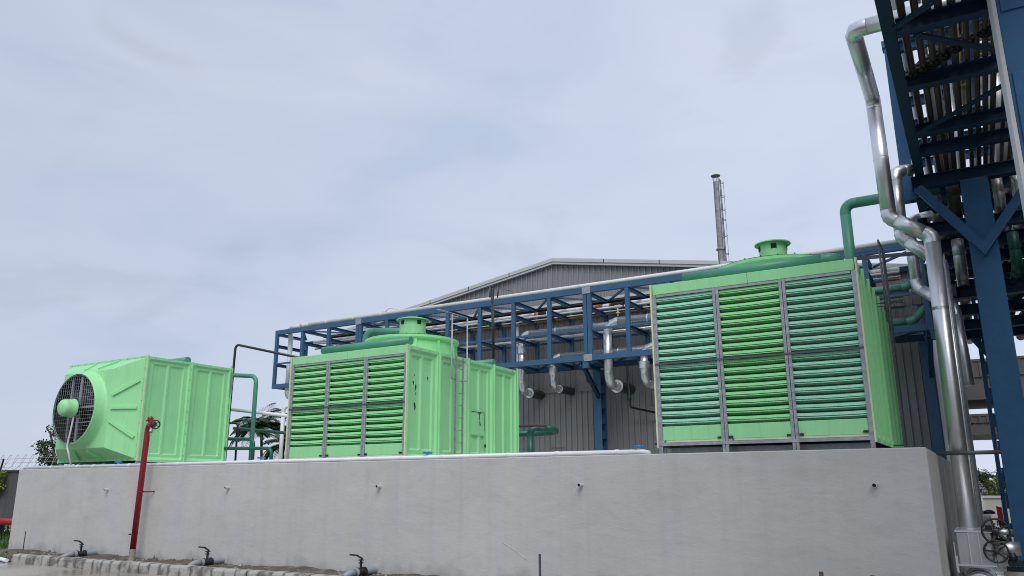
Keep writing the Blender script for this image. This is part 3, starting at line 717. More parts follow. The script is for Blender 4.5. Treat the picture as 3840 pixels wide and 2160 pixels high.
for fi, q in enumerate(faces):
    nrm = (Vector(q[1])-Vector(q[0])).cross(Vector(q[3])-Vector(q[0])).normalized()
    if fi == 0 and nrm.x < 0: nrm = -nrm
    if fi == 1 and nrm.z < 0: nrm = -nrm
    if fi == 2 and nrm.z > 0: nrm = -nrm
    sp = ((0.20, 0.34), (0.5, 0.5), (0.78, 0.66)) if fi == 0 else ((0.30, 0.36), (0.62, 0.6))
    for (s0, s1) in sp: hrib(onface(*q, s0, 0.10), onface(*q, s1, 0.86 if fi else 0.93), nrm)
build_each(rbm, 'hood_rib', M['green'], ho)
bolts(bm, [(x1-0.025, y0-0.04, zb+0.1+q*0.27) for q in range(9)]+[(x0+0.1+q*0.22, y0-0.04, zb+0.025) for q in range(15)]+[(x0+0.1+q*0.3, y0-0.04, zT-0.025) for q in range(11)]+[(x0+0.025, y0-0.04, zb+0.15+q*0.35) for q in range(7)], (0, -1, 0), 0.012)
stuff(bm.build('flange_bolt', M['galv'], tL))
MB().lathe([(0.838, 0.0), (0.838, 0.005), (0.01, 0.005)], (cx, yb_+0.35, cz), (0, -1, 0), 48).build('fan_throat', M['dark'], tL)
yr = yb_-0.262
wg = MB()
for i in range(-9, 10):
    t = i*0.089; h = math.sqrt(max(0, 0.85**2-t*t))
    if h > 0.05:
        wg.tube([(cx+t, yr, cz-h), (cx+t, yr, cz+h)], 0.003, 5); wg.tube([(cx-h, yr-0.006, cz+t), (cx+h, yr-0.006, cz+t)], 0.003, 5)
for rr in (0.845,): wg.ring((cx, yr+0.004, cz), (0, 1, 0), rr, 0.008, 48, 5)
stuff(wg.build('wire_guard', M['wire'], tL))
fb = MB()
for (dx, w) in ((-0.30, .06), (0.08, .085)): fb.box(cx+dx-w/2, cx+dx+w/2, yb_-0.19, yb_-0.15, cz-0.80, cz+0.80)
fb.box(cx+0.12, cx+0.83, yb_-0.20, yb_-0.16, cz+0.0, cz+0.05); fb.box(cx+0.12, cx+0.82, yb_-0.20, yb_-0.17, cz-0.36, cz-0.34)
build_each(fb, 'fan_support', M['galv'], tL)
for k in range(6):
    a = 2*math.pi*k/6+0.35; dd = Vector((math.cos(a), 0, math.sin(a))); t = Vector((-dd.z, 0, dd.x))
    q = MB(); c0 = Vector((cx, yb_+0.02, cz)); pts = []
    for rr, ww, tw in ((0.14, .09, .055), (0.45, .13, .045), (0.80, .10, .03)):
        pts += [c0+dd*rr-t*ww+Vector((0, tw, 0)), c0+dd*rr+t*ww-Vector((0, tw, 0))]
    pts2 = [p+Vector((0, 0.012, 0)) for p in pts]
    q.add(pts+pts2, [(0, 1, 3, 2), (2, 3, 5, 4), (7, 6, 8, 9), (9, 8, 10, 11), (0, 2, 8, 6), (2, 4, 10, 8), (1, 7, 9, 3), (3, 9, 11, 5), (4, 5, 11, 10), (0, 6, 7, 1)])
    q.build('fan_blade', M['motor_grey'], tL)
mc = MB()
mc.lathe([(0.238, 0), (0.24, 0.025), (0.222, 0.04), (0.212, 0.20), (0.195, 0.27), (0.14, 0.315), (0.01, 0.325)], (cx+0.0, yr-0.02, cz), (0, -1, 0), 36, sharp=False)
mc.build('motor_cover', M['green'], tL)
MB().lathe([(0.15, -0.1), (0.15, 0.3)], (cx, yr+0.25, cz), (0, -1, 0), 24, cap0=True, cap1=True).build('motor', M['black'], tL)
MB().tube(bend([(cx+0.1, yr-0.03, cz-0.16), (cx+0.07, yr-0.05, cz-0.60), (cx+0.04, yr-0.07, cz-0.95), (cx+0.12, yr-0.06, 2.42), (cx+0.20, yr+0.02, 2.05)], 0.2, 4), 0.022, 10).build('cable_conduit', M['hose'], tL)
ft = MB()
for x in (x0+0.06, x0+0.9, x0+1.9, x1-0.06):
    for y in (y0+0.06, y1-0.1): ft.box(x-0.035, x+0.035, y-0.035, y+0.035, 1.863, zb-0.032)
build_each(ft, 'foot', M['galv'], tL)
MB().box(x1-0.03, x1+0.05, y0-0.03, y0+0.05, 2.05, zb-0.03).build('foot_clamp', M['galv'], tL)
lg = MB(); lg.ring((x1-0.01, y1-0.03, zT+0.04), (0, 1, 0), 0.022, 0.006, 12, 5); lg.box(x1+0.036, x1+0.046, y1-0.04, y1+0.02, zT-0.68, zT-0.12)
lg.build('lifting_eye', M['galv'], tL)

# ------------------------------------------------------------------ warehouse behind
YB = 22.2; XA, ZA = -11.33, 8.74; SL = 0.166; XL_, XR_ = -20.75, -0.75
roofz = lambda x: ZA-abs(x-XA)*SL
wh = empty('warehouse', (-10.7, 33, 0), 'grey sheeted gable-ended warehouse behind the blue pipe bridge', 'warehouse')
def sheet(xa, xb, rib=0.19):
    """one wall sheet: real trapezoid ribs, top edge cut to the roof slope"""
    m = MB(); xs = [(xa, 0.0)]; n = max(1, round((xb-xa)/rib)); p = (xb-xa)/n
    for k in range(n):
        c = xa+p*(k+0.5); xs += [(c-0.030, 0.0), (c-0.016, -0.042), (c+0.016, -0.042), (c+0.030, 0.0)]
    xs.append((xb, 0.0)); k = len(xs)
    for (x, dy) in xs: m.v += [(x, YB+dy, 0.0), (x, YB+dy, roofz(x)-0.02)]
    for i in range(k-1): m.f.append((2*i, 2*i+2, 2*i+3, 2*i+1)); m.s.append(False)
    return m
x = XL_
while x < XR_-0.01:
    nx = min(x+0.942, XR_)
    if x < XA < nx-0.01: nx = XA
    o = sheet(x, nx-0.004).build('wall_sheet', M['clad'], wh); o.location.y += rnd.uniform(0, 0.004)
    x = nx
MB().box(XL_, XR_, YB+0.03, 46, 0, 6.9).build('building_core', M['clad'], wh)
for (xa, xb) in ((XL_-0.35, XA), (XA, XR_+0.35)):
    q = MB(); za, zb_ = roofz(xa), roofz(xb)
    q.prism([(xa, YB-0.14, za), (xb, YB-0.14, zb_), (xb, YB-0.14, zb_+0.05), (xa, YB-0.14, za+0.05)], (0, 24, 0)); ro = q.build('roof', M['roof'], wh)
    q = MB(); q.prism([(xa, YB-0.18, za-0.055), (xb, YB-0.18, zb_-0.055), (xb, YB-0.18, zb_+0.06), (xa, YB-0.18, za+0.06)], (0, 0.036, 0))
    q.prism([(xa, YB-0.15, za-0.135), (xb, YB-0.15, zb_-0.135), (xb, YB-0.15, zb_-0.059), (xa, YB-0.15, za-0.059)], (0, 0.12, 0))
    q.build('rake_flashing', M['trim'], wh)
    jn = MB()
    for k in range(1, 6):
        xx = xa+(xb-xa)*k/6; jn.bar((xx, YB-0.185, roofz(xx)-0.055), (xx, YB-0.185, roofz(xx)+0.062), 0.025, 0.006, (0, 1, 0))
    build_each(jn, 'flashing_joint', M['shed'], wh)
aw = MB().box(XL_-0.2, -2.0, YB-0.50, YB-0.035, 7.04, 7.10).build('awning', M['shed'], wh)
MB().box(XL_-0.22, -1.98, YB-0.53, YB-0.503, 7.09, 7.175).build('gutter', M['trim'], aw)
MB().box(XL_-0.2, -2.0, YB-0.20, YB-0.035, 6.80, 7.037).build('awning_beam', M['shed'], aw)
for (xx, z, w, h) in ((-10.3, 4.66, .5, .5), (-9.95, 3.3, .45, .03), (-8.05, 3.62, .5, .42), (-11.5, 4.62, .55, .40), (-7.75, 2.95, .8, .025), (-8.6, 3.4, .9, .02), (-11.3, 2.75, .5, .02)):
    MB().box(xx-w/2, xx+w/2, YB-0.056, YB-0.044, z-h/2, z+h/2).build('wall_patch', M['clad'], wh)

# chimney
ch = empty('chimney_stack', (-12.0, 45.5, 0), 'weathered steel chimney with a rain cap and caged ladder behind the warehouse', 'chimney')
MB().lathe([(0.195, 0), (0.195, 15.2), (0.185, 15.4), (0.172, 19.62)], (-12.0, 45.5, 0), (0, 0, 1), 24).build('shaft', M['chimney'], ch)
MB().lathe([(0.20, 15.22), (0.27, 15.25), (0.27, 15.33), (0.20, 15.38)], (-12.0, 45.5, 0), (0, 0, 1), 24).build('shaft_flange', M['chimney'], ch)
cpm = MB(); cpm.lathe([(0.29, 20.0), (0.29, 20.03), (0.01, 20.16)], (-12.0, 45.5, 0), (0, 0, 1), 28, cap0=True); cpo = cpm.build('rain_cap', M['chimney'], ch)
st = MB()
for k in range(6):
    a = k*math.pi/3; st.tube([(-12.0+.17*math.cos(a), 45.5+.17*math.sin(a), 19.6), (-12.0+.18*math.cos(a), 45.5+.18*math.sin(a), 20.02)], 0.014, 6)
build_each(st, 'cap_strut', M['chimney'], cpo)
lm = MB(); lx = -11.745
for yy in (45.4, 45.62): lm.tube([(lx, yy, 8.0), (lx, yy, 19.75)], 0.022, 6)
for k in range(38): lm.tube([(lx, 45.4, 8.2+k*.3), (lx, 45.62, 8.2+k*.3)], 0.012, 5)
lo = lm.build('ladder', M['black'], ch)
hm = MB()
for z in (13.4, 14.95, 16.1, 17.1, 17.75, 18.6, 19.5):
    hm.tube([(lx, 45.38, z), (lx+.11, 45.36, z), (lx+.19, 45.45, z), (lx+.19, 45.57, z), (lx+.11, 45.66, z), (lx, 45.64, z)], 0.016, 5)
hm.tube([(lx+.19, 45.5, 8), (lx+.19, 45.5, 19.5)], 0.012, 5); build_each(hm, 'cage_hoop', M['black'], lo)

# ------------------------------------------------------------------ blue pipe bridge
br = empty('pipe_bridge', (-11.2, 20.8, 0), 'long blue steel box-truss pipe bridge along the warehouse wall', 'pipe bridge')
YF, YR = 20.09, 21.55
PX = [-21.70, -20.42, -19.17, -17.79, -16.58, -15.35, -14.12, -12.91, -11.70, -10.48, -9.25, -8.02, -6.80, -5.58, -4.36, -3.10, -1.86, -0.66]
DBL = (3, 10)
for yy, z0, z1 in ((YF, 6.965, 7.125), (YF, 5.0, 5.155), (YR, 6.79, 6.92), (YR, 5.0, 5.155)):
    for a, b in ((-21.76, -17.80), (-17.78, -9.26), (-9.24, -0.58)):
        MB().box(a, b, yy-0.0, yy+0.11, z0, z1, 0.004).build('chord_beam', M['blue' if yy == YF else 'navy_shaded'], br)
for i, xx in enumerate(PX):
    for yy in (YF, YR):
        xs = (xx-0.068, xx+0.068) if i in DBL else (xx,)
        for q in xs: MB().box(q-0.058, q+0.058, yy+0.004, yy+0.106, 5.157, 6.963 if yy == YF else 6.788, 0.003).build('post', M['blue'], br)
    for z, hh in ((6.985, 0.10), (6.55, 0.11), (5.86, 0.10), (5.07, 0.12)):
        MB().ibeam((xx, YF+0.108, z), (xx, YR-0.002, z), 0.09, hh).build('cross_beam', M['blue'], br)
for yy in (YF, YR):
    for a, b in zip(PX, PX[1:]):
        MB().box(a+0.13 if PX.index(a) in DBL else a+0.06, b-0.13 if PX.index(b) in DBL else b-0.06, yy+0.03, yy+0.075, 5.865, 5.925).build('middle_rail', M['blue'], br)
for i in range(len(PX)-1):
    a, b = PX[i], PX[i+1]
    if i % 2: MB().bar((a+.07, YF+.13, 7.0), (b-.07, YR-.02, 7.0), 0.06, 0.05).build('plan_brace', M['blue'], br)
    else: MB().bar((a+.07, YR-.02, 7.0), (b-.07, YF+.13, 7.0), 0.06, 0.05).build('plan_brace', M['blue'], br)
    if i % 3 == 1: MB().bar((b-0.04, YF+.14, 6.92), (b-0.34, YF+.55, 6.58), 0.035, 0.045).build('knee_brace', M['navy_shaded'], br)
    MB().bar((a+.05, YR-0.03, 5.05), (b-.05, YF+.14, 5.05), 0.06, 0.04).build('plan_brace', M['navy_shaded'], br)
for i in DBL:
    xx = PX[i]
    for z0, z1 in ((6.94, 7.14), (4.985, 5.18)): MB().box(xx-0.13, xx+0.13, YF-0.012, YF-0.003, z0, z1).build('splice_plate', M['galv'], br)
# columns with their brackets
for cxx in (-20.75, -9.63, -0.87):
    if cxx == -9.63: co_z = 4.98
    for zt in (4.98,):
        m = MB()
        m.box(cxx-0.115, cxx+0.115, 21.50, 21.515, 1.0, zt); m.box(cxx-0.115, cxx+0.115, 21.88, 21.895, 1.0, zt)
        m.box(cxx-0.095, cxx-0.08, 21.517, 21.878, 1.0, zt); co = m.build('column', M['blue'], br)
        for k in range(9): MB().box(cxx+0.082, cxx+0.094, 21.517, 21.878, 1.1+k*0.45, 1.34+k*0.45).build('batten_plate', M['blue'], co)
    MB().ibeam((cxx+0.12, 20.12, 4.93), (cxx+0.12, 21.5, 4.93), 0.13, 0.13).build('bracket_beam', M['blue'], br)
    MB().ibeam((cxx+0.18, 20.2, 4.86), (cxx+0.06, 21.49, 4.12), 0.10, 0.12).build('bracket_brace', M['navy_shaded'], br)
    MB().box(cxx+0.2, cxx+0.38, 20.10, 20.24, 4.80, 4.998).build('bracket_shoe', M['blue'], br)

# ------------------------------------------------------------------ pipes in and on the bridge
pipe('jacketed_pipe', [(-20.55, 20.16, 7.195), (-0.9, 20.16, 7.195)], 0.062, M['white_clad'], 'long white jacketed pipe lying along the top edge of the blue bridge', 'pipe', None, joint=1.3,
     collars=[((-20.3, 20.16, 7.195), (1, 0, 0), 0.085, 0.30)])
pipe('downpipe', [(-20.56, 20.16, 7.19), (-21.30, 20.30, 7.19), (-21.38, 20.5, 6.9), (-21.40, 20.5, 4.72), (-21.0, 21.1, 4.55), (-20.6, 22.1, 4.55)], 0.085, M['white_clad'], 'pale square-jointed downpipe inside the left end of the blue bridge', 'pipe', None, joint=1.0)
G = 'silver branch pipes dropping to the warehouse wall'
pipe('silver_pipe', [(-1.0, 20.95, 6.135), (-11.89, 20.95, 6.135), (-11.89, 20.95, 4.37), (-11.89, 22.25, 4.37)], 0.105, M['alu_bright'], 'silver pipe with a flanged wall elbow, leftmost of the four drops', 'pipe', G, joint=1.0, collars=[((-11.89, 20.95, 5.65), (0, 0, 1), 0.15, 0.24), ((-11.89, 21.42, 4.37), (0, 1, 0), 0.155, 0.02)])
pipe('silver_pipe', [(-1.0, 20.95, 5.345), (-10.80, 20.95, 5.345), (-10.80, 20.95, 4.42), (-10.80, 22.25, 4.42)], 0.095, M['alu_bright'], 'silver pipe with a dull stub into the wall, second of the four drops', 'pipe', G, joint=1.0, collars=[((-10.80, 20.95, 4.905), (0, 0, 1), 0.14, 0.23), ((-10.80, 21.75, 4.42), (0, 1, 0), 0.118, 0.85)])
pipe('silver_pipe', [(-1.0, 20.6, 6.125), (-8.855, 20.6, 6.125), (-8.855, 20.6, 4.36), (-8.855, 22.25, 4.36)], 0.13, M['alu_bright'], 'thickest silver drop pipe, just right of the blue bracket column', 'pipe', G, joint=1.0, collars=[((-8.855, 21.17, 4.36), (0, 1, 0), 0.19, 0.02)])
pipe('silver_pipe', [(-1.0, 20.6, 5.325), (-7.78, 20.6, 5.325), (-7.78, 20.6, 4.33), (-7.78, 22.25, 4.33)], 0.11, M['alu_bright'], 'silver drop pipe beside the left edge of the tall tower, rightmost of the four', 'pipe', G, joint=1.0, collars=[((-7.78, 20.6, 4.82), (0, 0, 1), 0.16, 0.20)])
SL_N = {-11.89: (21.5, .135, 4.37), -8.855: (21.25, .16, 4.36), -7.78: (21.5, .15, 4.33), -10.80: (21.35, .122, 4.42)}
for o_ in [q for q in bpy.data.objects if q.get('group') == G and q.name.startswith('silver_pipe')]:
    key = [x_ for w, x_ in (('leftmost', -11.89), ('second', -10.80), ('thickest', -8.855), ('rightmost', -7.78)) if w in o_['label']][0]
    y0_s, rr_, z_s = SL_N[key]
    MB().lathe([(rr_*.7, 0), (rr_, 0), (rr_, 22.24-y0_s), (rr_*.7, 22.24-y0_s)], (key, y0_s, z_s), (0, 1, 0), 20).build('wall_sleeve', M['steel_pipe'], o_)
# other lines on the rear side of the truss
pr = pipe('insulated_pipe', [(-21.0, 21.30, 6.80), (-1.2, 21.30, 6.80)], 0.062, M['white_clad'], 'thick white insulated pipe with black and orange gaps under the awning', 'pipe', None, joint=0.9)
for xx, w, mt in ((-11.32, .30, 'black'), (-11.55, .09, 'orange'), (-9.75, .36, 'black'), (-9.42, .30, 'orange'), (-8.75, .50, 'black'), (-9.02, .07, 'orange')):
    MB().lathe([(0.060, -w/2), (0.068, -w/2), (0.068, w/2), (0.060, w/2)], (xx, 21.30, 6.80), (1, 0, 0), 16).build('bare_section', M[mt], pr)
for xx in (-11.1, -13.0): MB().prism([(xx, 21.2, 6.74), (xx+.22, 21.2, 6.74), (xx+.19, 21.24, 6.5), (xx+.05, 21.22, 6.42)], (0, .02, 0)).build('loose_wrap', M['black'], pr)
simple_pipe('thin_pipe', [(-21.0, 21.12, 6.69), (-1.2, 21.12, 6.69)], 0.034, M['white_clad'], 'thin white pipe just below the insulated one in the bridge', 'pipe')
simple_pipe('thin_pipe', [(-21.0, 21.38, 6.56), (-1.2, 21.38, 6.56)], 0.026, M['yellow'], 'thin ochre pipe running the length of the bridge', 'pipe')
simple_pipe('thin_pipe', [(-20.5, 21.30, 6.62), (-1.2, 21.30, 6.62)], 0.018, M['white_clad'], 'hair-thin white line between the ochre and insulated pipes', 'pipe')
pipe('dull_pipe', [(-20.6, 21.25, 5.98), (-1.2, 21.25, 5.98)], 0.055, M['alu_bright'], 'dull silver pipe along the rear middle rail of the bridge', 'pipe', None, joint=1.4)
pipe('dull_pipe', [(-20.0, 21.40, 6.13), (-1.2, 21.40, 6.13)], 0.04, M['alu_dull'], 'slim dull silver pipe above the rear middle rail', 'pipe', None, joint=1.4)
simple_pipe('thin_pipe', [(-17.0, 20.8, 5.22), (-12.2, 20.8, 5.20), (-9.9, 20.8, 5.20)], 0.045, M['pipe_dark'], 'bottle green pipe on the bottom deck of the bridge', 'pipe')
simple_pipe('vertical_pipe', [(-12.32, 21.45, 6.62), (-12.32, 21.45, 1.9)], 0.05, M['white_clad'], 'white vertical pipe behind the leftmost silver drop', 'pipe')
vt = simple_pipe('vent_pipe', [(-8.45, 21.0, 5.0), (-8.40, 21.0, 3.72), (-8.02, 21.9, 3.62)], 0.03, M['black_pipe'], 'thin black pipe ending in a bent spout by the tall tower', 'pipe')
MB().lathe([(0.03, -0.012), (0.07, -0.012), (0.07, 0.012), (0.03, 0.012)], (-8.415, 21.0, 3.95), (0, 0, 1), 12).build('flange', M['black'], vt)
simple_pipe('bent_pipe', [(-9.69, 20.9, 4.98), (-9.66, 20.9, 4.52), (-9.45, 21.1, 4.42)], 0.04, M['rust'], 'short rusty bent pipe beside the bracket column', 'pipe')
MB_o = tag(MB().lathe([(0.045, -0.1), (0.055, -0.1), (0.055, 0.1), (0.045, 0.1)], (-9.69, 20.9, 4.94), (0, 0, 1), 14).build('pipe_sleeve', M['orange'], None, (-9.69, 20.9, 4.94)), 'orange primed sleeve under the bridge at the bracket', 'pipe')
sv = empty('sample_valve', (-8.72, 21.12, 6.69), 'small white tee valve hanging from the thin white pipe', 'valve')
MB().tube([(-8.72, 21.12, 6.71), (-8.72, 21.12, 6.40)], 0.028, 10).build('stem', M['white_clad'], sv); MB().lathe([(0.03, -0.02), (0.06, -0.015), (0.06, 0.015), (0.03, 0.02)], (-8.72, 21.12, 6.50), (0, 0, 1), 12).build('handle', M['white_clad'], sv)
MB().lathe([(0.034, -0.09), (0.05, -0.09), (0.05, 0.09), (0.034, 0.09)], (-8.72, 21.12, 6.69), (1, 0, 0), 12).build('tee_body', M['white_clad'], sv)
for i, (dx, mt) in enumerate(((0.0, 'white_clad'), (0.16, 'black_pipe'), (0.30, 'skyblue'), (0.42, 'white_clad'))):
    simple_pipe('riser_pipe', [(-19.6+dx, 21.0, 4.4), (-19.6+dx, 21.0, 6.05), (-18.9+dx, 21.3, 6.22)], 0.038-0.004*(i % 2), M[mt],
                ('white riser', 'black riser', 'light blue riser', 'second white riser')[i]+' bending under the left part of the bridge', 'pipe', 'risers at the left part of the bridge', rad=0.12)
cg = empty('cable_trays', (-1.15, 21.35, 5.6), 'two perforated grey cable tray pieces behind the tall tower', 'cable tray')
for (xa, xb, za, zb_) in ((-1.31, -1.03, 6.14, 6.53), (-1.19, -0.93, 5.66, 5.86)):
    m = MB(); n1, n2 = 9, int((zb_-za)/0.033)
    for i in range(n1+1): m.box(xa+(xb-xa)*i/n1-.006, xa+(xb-xa)*i/n1+.006, 21.36, 21.366, za, zb_)
    for j in range(n2+1): m.box(xa, xb, 21.352, 21.358, za+(zb_-za)*j/n2-.006, za+(zb_-za)*j/n2+.006)
    m.build('tray_panel', M['wire'], cg)['kind'] = 'stuff'
# clutter on top of the bridge
nb = MB()
nb.tube(bend([(-16.9, 20.3, 7.26), (-16.7, 20.35, 7.42), (-16.45, 20.3, 7.40), (-16.2, 20.3, 7.27)], 0.08, 3), 0.012, 6); nb.box(-16.95, -16.8, 20.26, 20.36, 7.25, 7.32)
tag(nb.build('cable_bundle', M['white_clad'], None, (-16.6, 20.3, 7.26)), 'loose white cable bundle lying on the top pipe left of the fan cap', 'cable')

# ------------------------------------------------------------------ green water pipes of the towers
def header(name, path, r, stubs, label, zroof, group=None):
    o = pipe(name, path, r, M['pipe_green'], label, 'water pipe', group, rings=False, n=20, seg=6, rad=r*1.7)
    for (x_, y_, z_) in stubs: MB().tube([(x_, y_, z_), (x_, y_, zroof)], r*0.62, 12).build('stub', M['pipe_green'], o)
    return o
header('water_pipe', [(-11.86, 12.32, 4.40), (-9.52, 12.32, 4.40)], 0.082, [(-11.5, 12.32, 4.4), (-10.6, 12.32, 4.4), (-9.72, 12.32, 4.4)], 'thick green header pipe along the front of the middle tower roof', 4.25)
header('water_pipe', [(-3.83, 12.1, 4.845), (-1.50, 12.1, 4.845), (-1.50, 15.2, 4.845)], 0.085, [(-3.4, 12.1, 4.84), (-2.5, 12.1, 4.84)], 'thick green header pipe along the front of the tall tower roof', 4.685)
header('water_pipe', [(-1.68, 15.6, 4.69), (-1.68, 15.6, 6.815), (-0.05, 15.6, 6.815)], 0.099, [], 'green riser on the tall tower roof bending right into the pipe rack', 4.69)
header('water_pipe', [(-13.6, 15.7, 4.0), (-13.6, 15.7, 5.54), (-12.2, 15.9, 5.44)], 0.105, [], 'green riser with a round elbow at the back left of the middle tower', 4.3)
header('water_pipe', [(-11.9, 15.6, 4.40), (-9.6, 15.6, 4.40)], 0.075, [(-11.2, 15.6, 4.4), (-10.2, 15.6, 4.4)], 'green header pipe along the back of the middle tower roof', 4.25)
header('water_pipe', [(-18.95, 13.75, 4.90), (-18.13, 13.75, 4.90)], 0.095, [(-18.4, 13.75, 4.9)], 'short capped green pipe on the left tower roof', 4.79)
header('water_pipe', [(-10.31, 18.6, 1.9), (-10.31, 18.6, 3.07), (-9.86, 18.95, 3.07), (-9.84, 19.25, 3.0), (-10.3, 19.35, 2.99), (-12.6, 19.35, 3.0)], 0.085, [], 'dark green looped pipe standing behind the middle tower by the grey wall', 2.0)
for ch_ in list(bpy.data.objects):
    if ch_.name.startswith('water_pipe') and ch_.get('label', '').startswith('dark green looped'):
        for k in [q for q in bpy.data.objects if q.parent == ch_]: k.data.materials[0] = M['pipe_dark']
simple_pipe('dark_pipe', [(-12.2, 18.4, 3.12), (-10.0, 18.4, 3.12), (-9.75, 18.4, 3.10)], 0.035, M['rust'], 'thin dark pipe above the green loop behind the middle tower', 'pipe')
header('water_pipe', [(-2.6, 20.4, 6.10), (-1.05, 20.4, 6.12), (-0.72, 20.4, 6.36), (-0.2, 20.4, 6.40)], 0.09, [], 'green pipe turning up behind the right side of the tall tower', 6.0)
header('water_pipe', [(-2.4, 20.35, 5.28), (-1.02, 20.35, 5.28), (-0.62, 20.35, 5.62), (-0.2, 20.35, 5.66)], 0.10, [], 'dark green offset pipe above the lower beam right of the tall tower', 5.2)
simple_pipe('blue_pipe', [(-1.75, 20.7, 6.44), (-1.47, 20.7, 6.46), (-1.47, 20.7, 6.62)], 0.03, M['skyblue'], 'small light blue bent pipe in the right bay of the bridge', 'pipe')
# between the left and the middle tower
simple_pipe('black_pipe', [(-18.44, 15.5, 1.9), (-18.385, 15.5, 5.62), (-15.5, 15.5, 4.94)], 0.035, M['black_pipe'], 'tall thin black pipe bending right across the sky between two towers', 'pipe', rad=0.12)
simple_pipe('green_pipe', [(-19.2, 15.5, 4.80), (-17.42, 15.5, 4.62), (-17.40, 15.5, 1.9)], 0.062, M['pipe_green'], 'upright green pipe with a top elbow between the left and middle towers', 'pipe', rad=0.22)
simple_pipe('white_pipe', [(-18.9, 15.9, 3.80), (-16.0, 15.9, 3.43)], 0.048, M['pvc'], 'sloping pale pipe crossing between the left and middle towers', 'pipe')
simple_pipe('green_pipe', [(-19.0, 16.2, 3.27), (-16.2, 16.2, 2.99)], 0.045, M['pipe_dark'], 'sloping dark green pipe crossing in front of the palms', 'pipe')
simple_pipe('green_pipe', [(-18.9, 15.2, 2.92), (-17.0, 15.2, 2.84), (-16.99, 15.2, 1.9)], 0.046, M['pipe_dark'], 'upper of two low dark green elbow pipes between the towers', 'pipe', rad=0.16)
simple_pipe('green_pipe', [(-18.6, 14.9, 2.63), (-15.98, 14.9, 2.56), (-15.96, 14.9, 1.9)], 0.046, M['pipe_dark'], 'lower and longer dark green elbow pipe between the towers', 'pipe', rad=0.16)
simple_pipe('black_pipe', [(-18.6, 15.6, 3.37), (-18.15, 15.6, 3.34), (-18.12, 15.6, 1.9)], 0.03, M['black_pipe'], 'short thin black hooked pipe beside the left tower', 'pipe', rad=0.08)
bv = empty('black_valve', (-18.3, 15.3, 1.9), 'small black valve on a thin stem beside the left tower', 'valve')
MB().tube(bend([(-18.32, 15.3, 1.9), (-18.28, 15.3, 3.0), (-18.42, 15.3, 2.92)], .05, 3), 0.026, 8).build('stem', M['black'], bv); MB().lathe([(0.01, -.03), (0.06, -.03), (0.07, 0), (0.06, .03), (0.01, .03)], (-18.27, 15.27, 3.05), (0, 1, 0), 14).build('handwheel', M['black'], bv)
pipe('drain_stack', [(-20.15, 19.2, 1.9), (-20.15, 19.2, 4.22), (-19.6, 19.9, 4.30)], 0.066, M['white_clad'], 'grey-white vertical stack left of the middle tower, in front of the palms', 'pipe', None, joint=1.2)
# poles on the middle and right towers
simple_pipe('conduit_pole', [(-10.06, 16.3, 4.3), (-10.10, 16.3, 6.40)], 0.022, M['black_pipe'], 'thicker of two thin black conduits standing behind the middle tower', 'conduit', n=8)
simple_pipe('conduit_pole', [(-10.02, 16.3, 4.3), (-10.05, 16.3, 6.36)], 0.016, M['black_pipe'], 'thinner of two thin black conduits standing behind the middle tower', 'conduit', n=8)
hb = MB(); hb.tube([(-10.12, 16.25, 6.15), (-10.12, 16.25, 6.42), (-9.88, 16.25, 6.38), (-9.90, 16.25, 6.12)], 0.02, 8); hb.tube([(-10.06, 16.25, 6.42), (-9.62, 16.5, 6.3)], 0.008, 6)
tag(hb.build('pole_bracket', M['motor_grey'], None, (-10.1, 16.25, 6.1)), 'grey hooked bracket at the head of the black conduits', 'bracket')
pq = MB(); pq.bar((-1.66, 15.9, 5.80), (-0.50, 15.9, 5.735), 0.03, 0.07); pq.bar((-1.64, 15.93, 5.90), (-1.19, 15.93, 5.92), 0.02, 0.025); pq.bar((-1.15, 15.99, 1.95), (-1.13, 15.99, 5.9), 0.035, 0.05, (0, 1, 0))
ro = empty('rail_bracket', (-1.2, 15.9, 5.8), 'dark grey rail crossing behind the ladder of the tall tower', 'rail'); build_each(pq, 'rail_bar', M['motor_grey'], ro)

# ------------------------------------------------------------------ wall top, spouts, hydrant, drain valves
pv = pipe('pvc_pipe', [(-21.05, 11.42, 2.080), (-4.40, 11.42, 2.080), (-4.33, 11.52, 2.06)], 0.036, M['pvc'], 'long white plastic pipe lying on top of the concrete wall', 'pipe', None, rings=False, n=14)
for k in range(17): MB().lathe([(0.036, -0.03), (0.041, -0.03), (0.041, 0.03), (0.036, 0.03)], (-20.9+k*1.0+rnd.uniform(-.2, .2), 11.42, 2.080), (1, 0, 0), 14).build('coupling', M['pvc'], pv)
def cap_valve(x_, label, first=[None]):
    if first[0] is None:
        o = empty('blue_valve', (x_, 11.45, 2.10), label, 'valve', 'blue valves on the wall-top pipe')
        MB().lathe([(0.026, -0.02), (0.026, 0.035)], (x_, 11.45, 2.11), (0, 0, 1), 12).build('valve_neck', M['pvc'], o)
        q = MB(); q.lathe([(0.02, 0.03), (0.075, 0.034), (0.078, 0.05), (0.06, 0.064), (0.01, 0.068)], (x_, 11.45, 2.11), (0, 0, 1), 16, cap0=True)
        for k in range(8): a = k*math.pi/4; q.lathe([(0.012, 0.033), (0.014, 0.06)], (x_+.072*math.cos(a), 11.45+.072*math.sin(a), 2.11), (0, 0, 1), 6)
        q.build('handwheel', M['bluecap'], o); first[0] = o; return o
    return copy_thing(first[0], (x_, 11.45, 2.10), label)
cap_valve(-17.21, 'blue handwheel valve under the fan hood of the left tower')
cap_valve(-16.45, 'blue handwheel valve right beside the foot of the left tower')
cap_valve(-12.55, 'blue handwheel valve by the left edge of the middle tower')
cap_valve(-8.42, 'blue handwheel valve below the ladder side of the middle tower')
cap_valve(-4.47, 'blue handwheel valve at the right end of the white pipe')
SPOUT = None
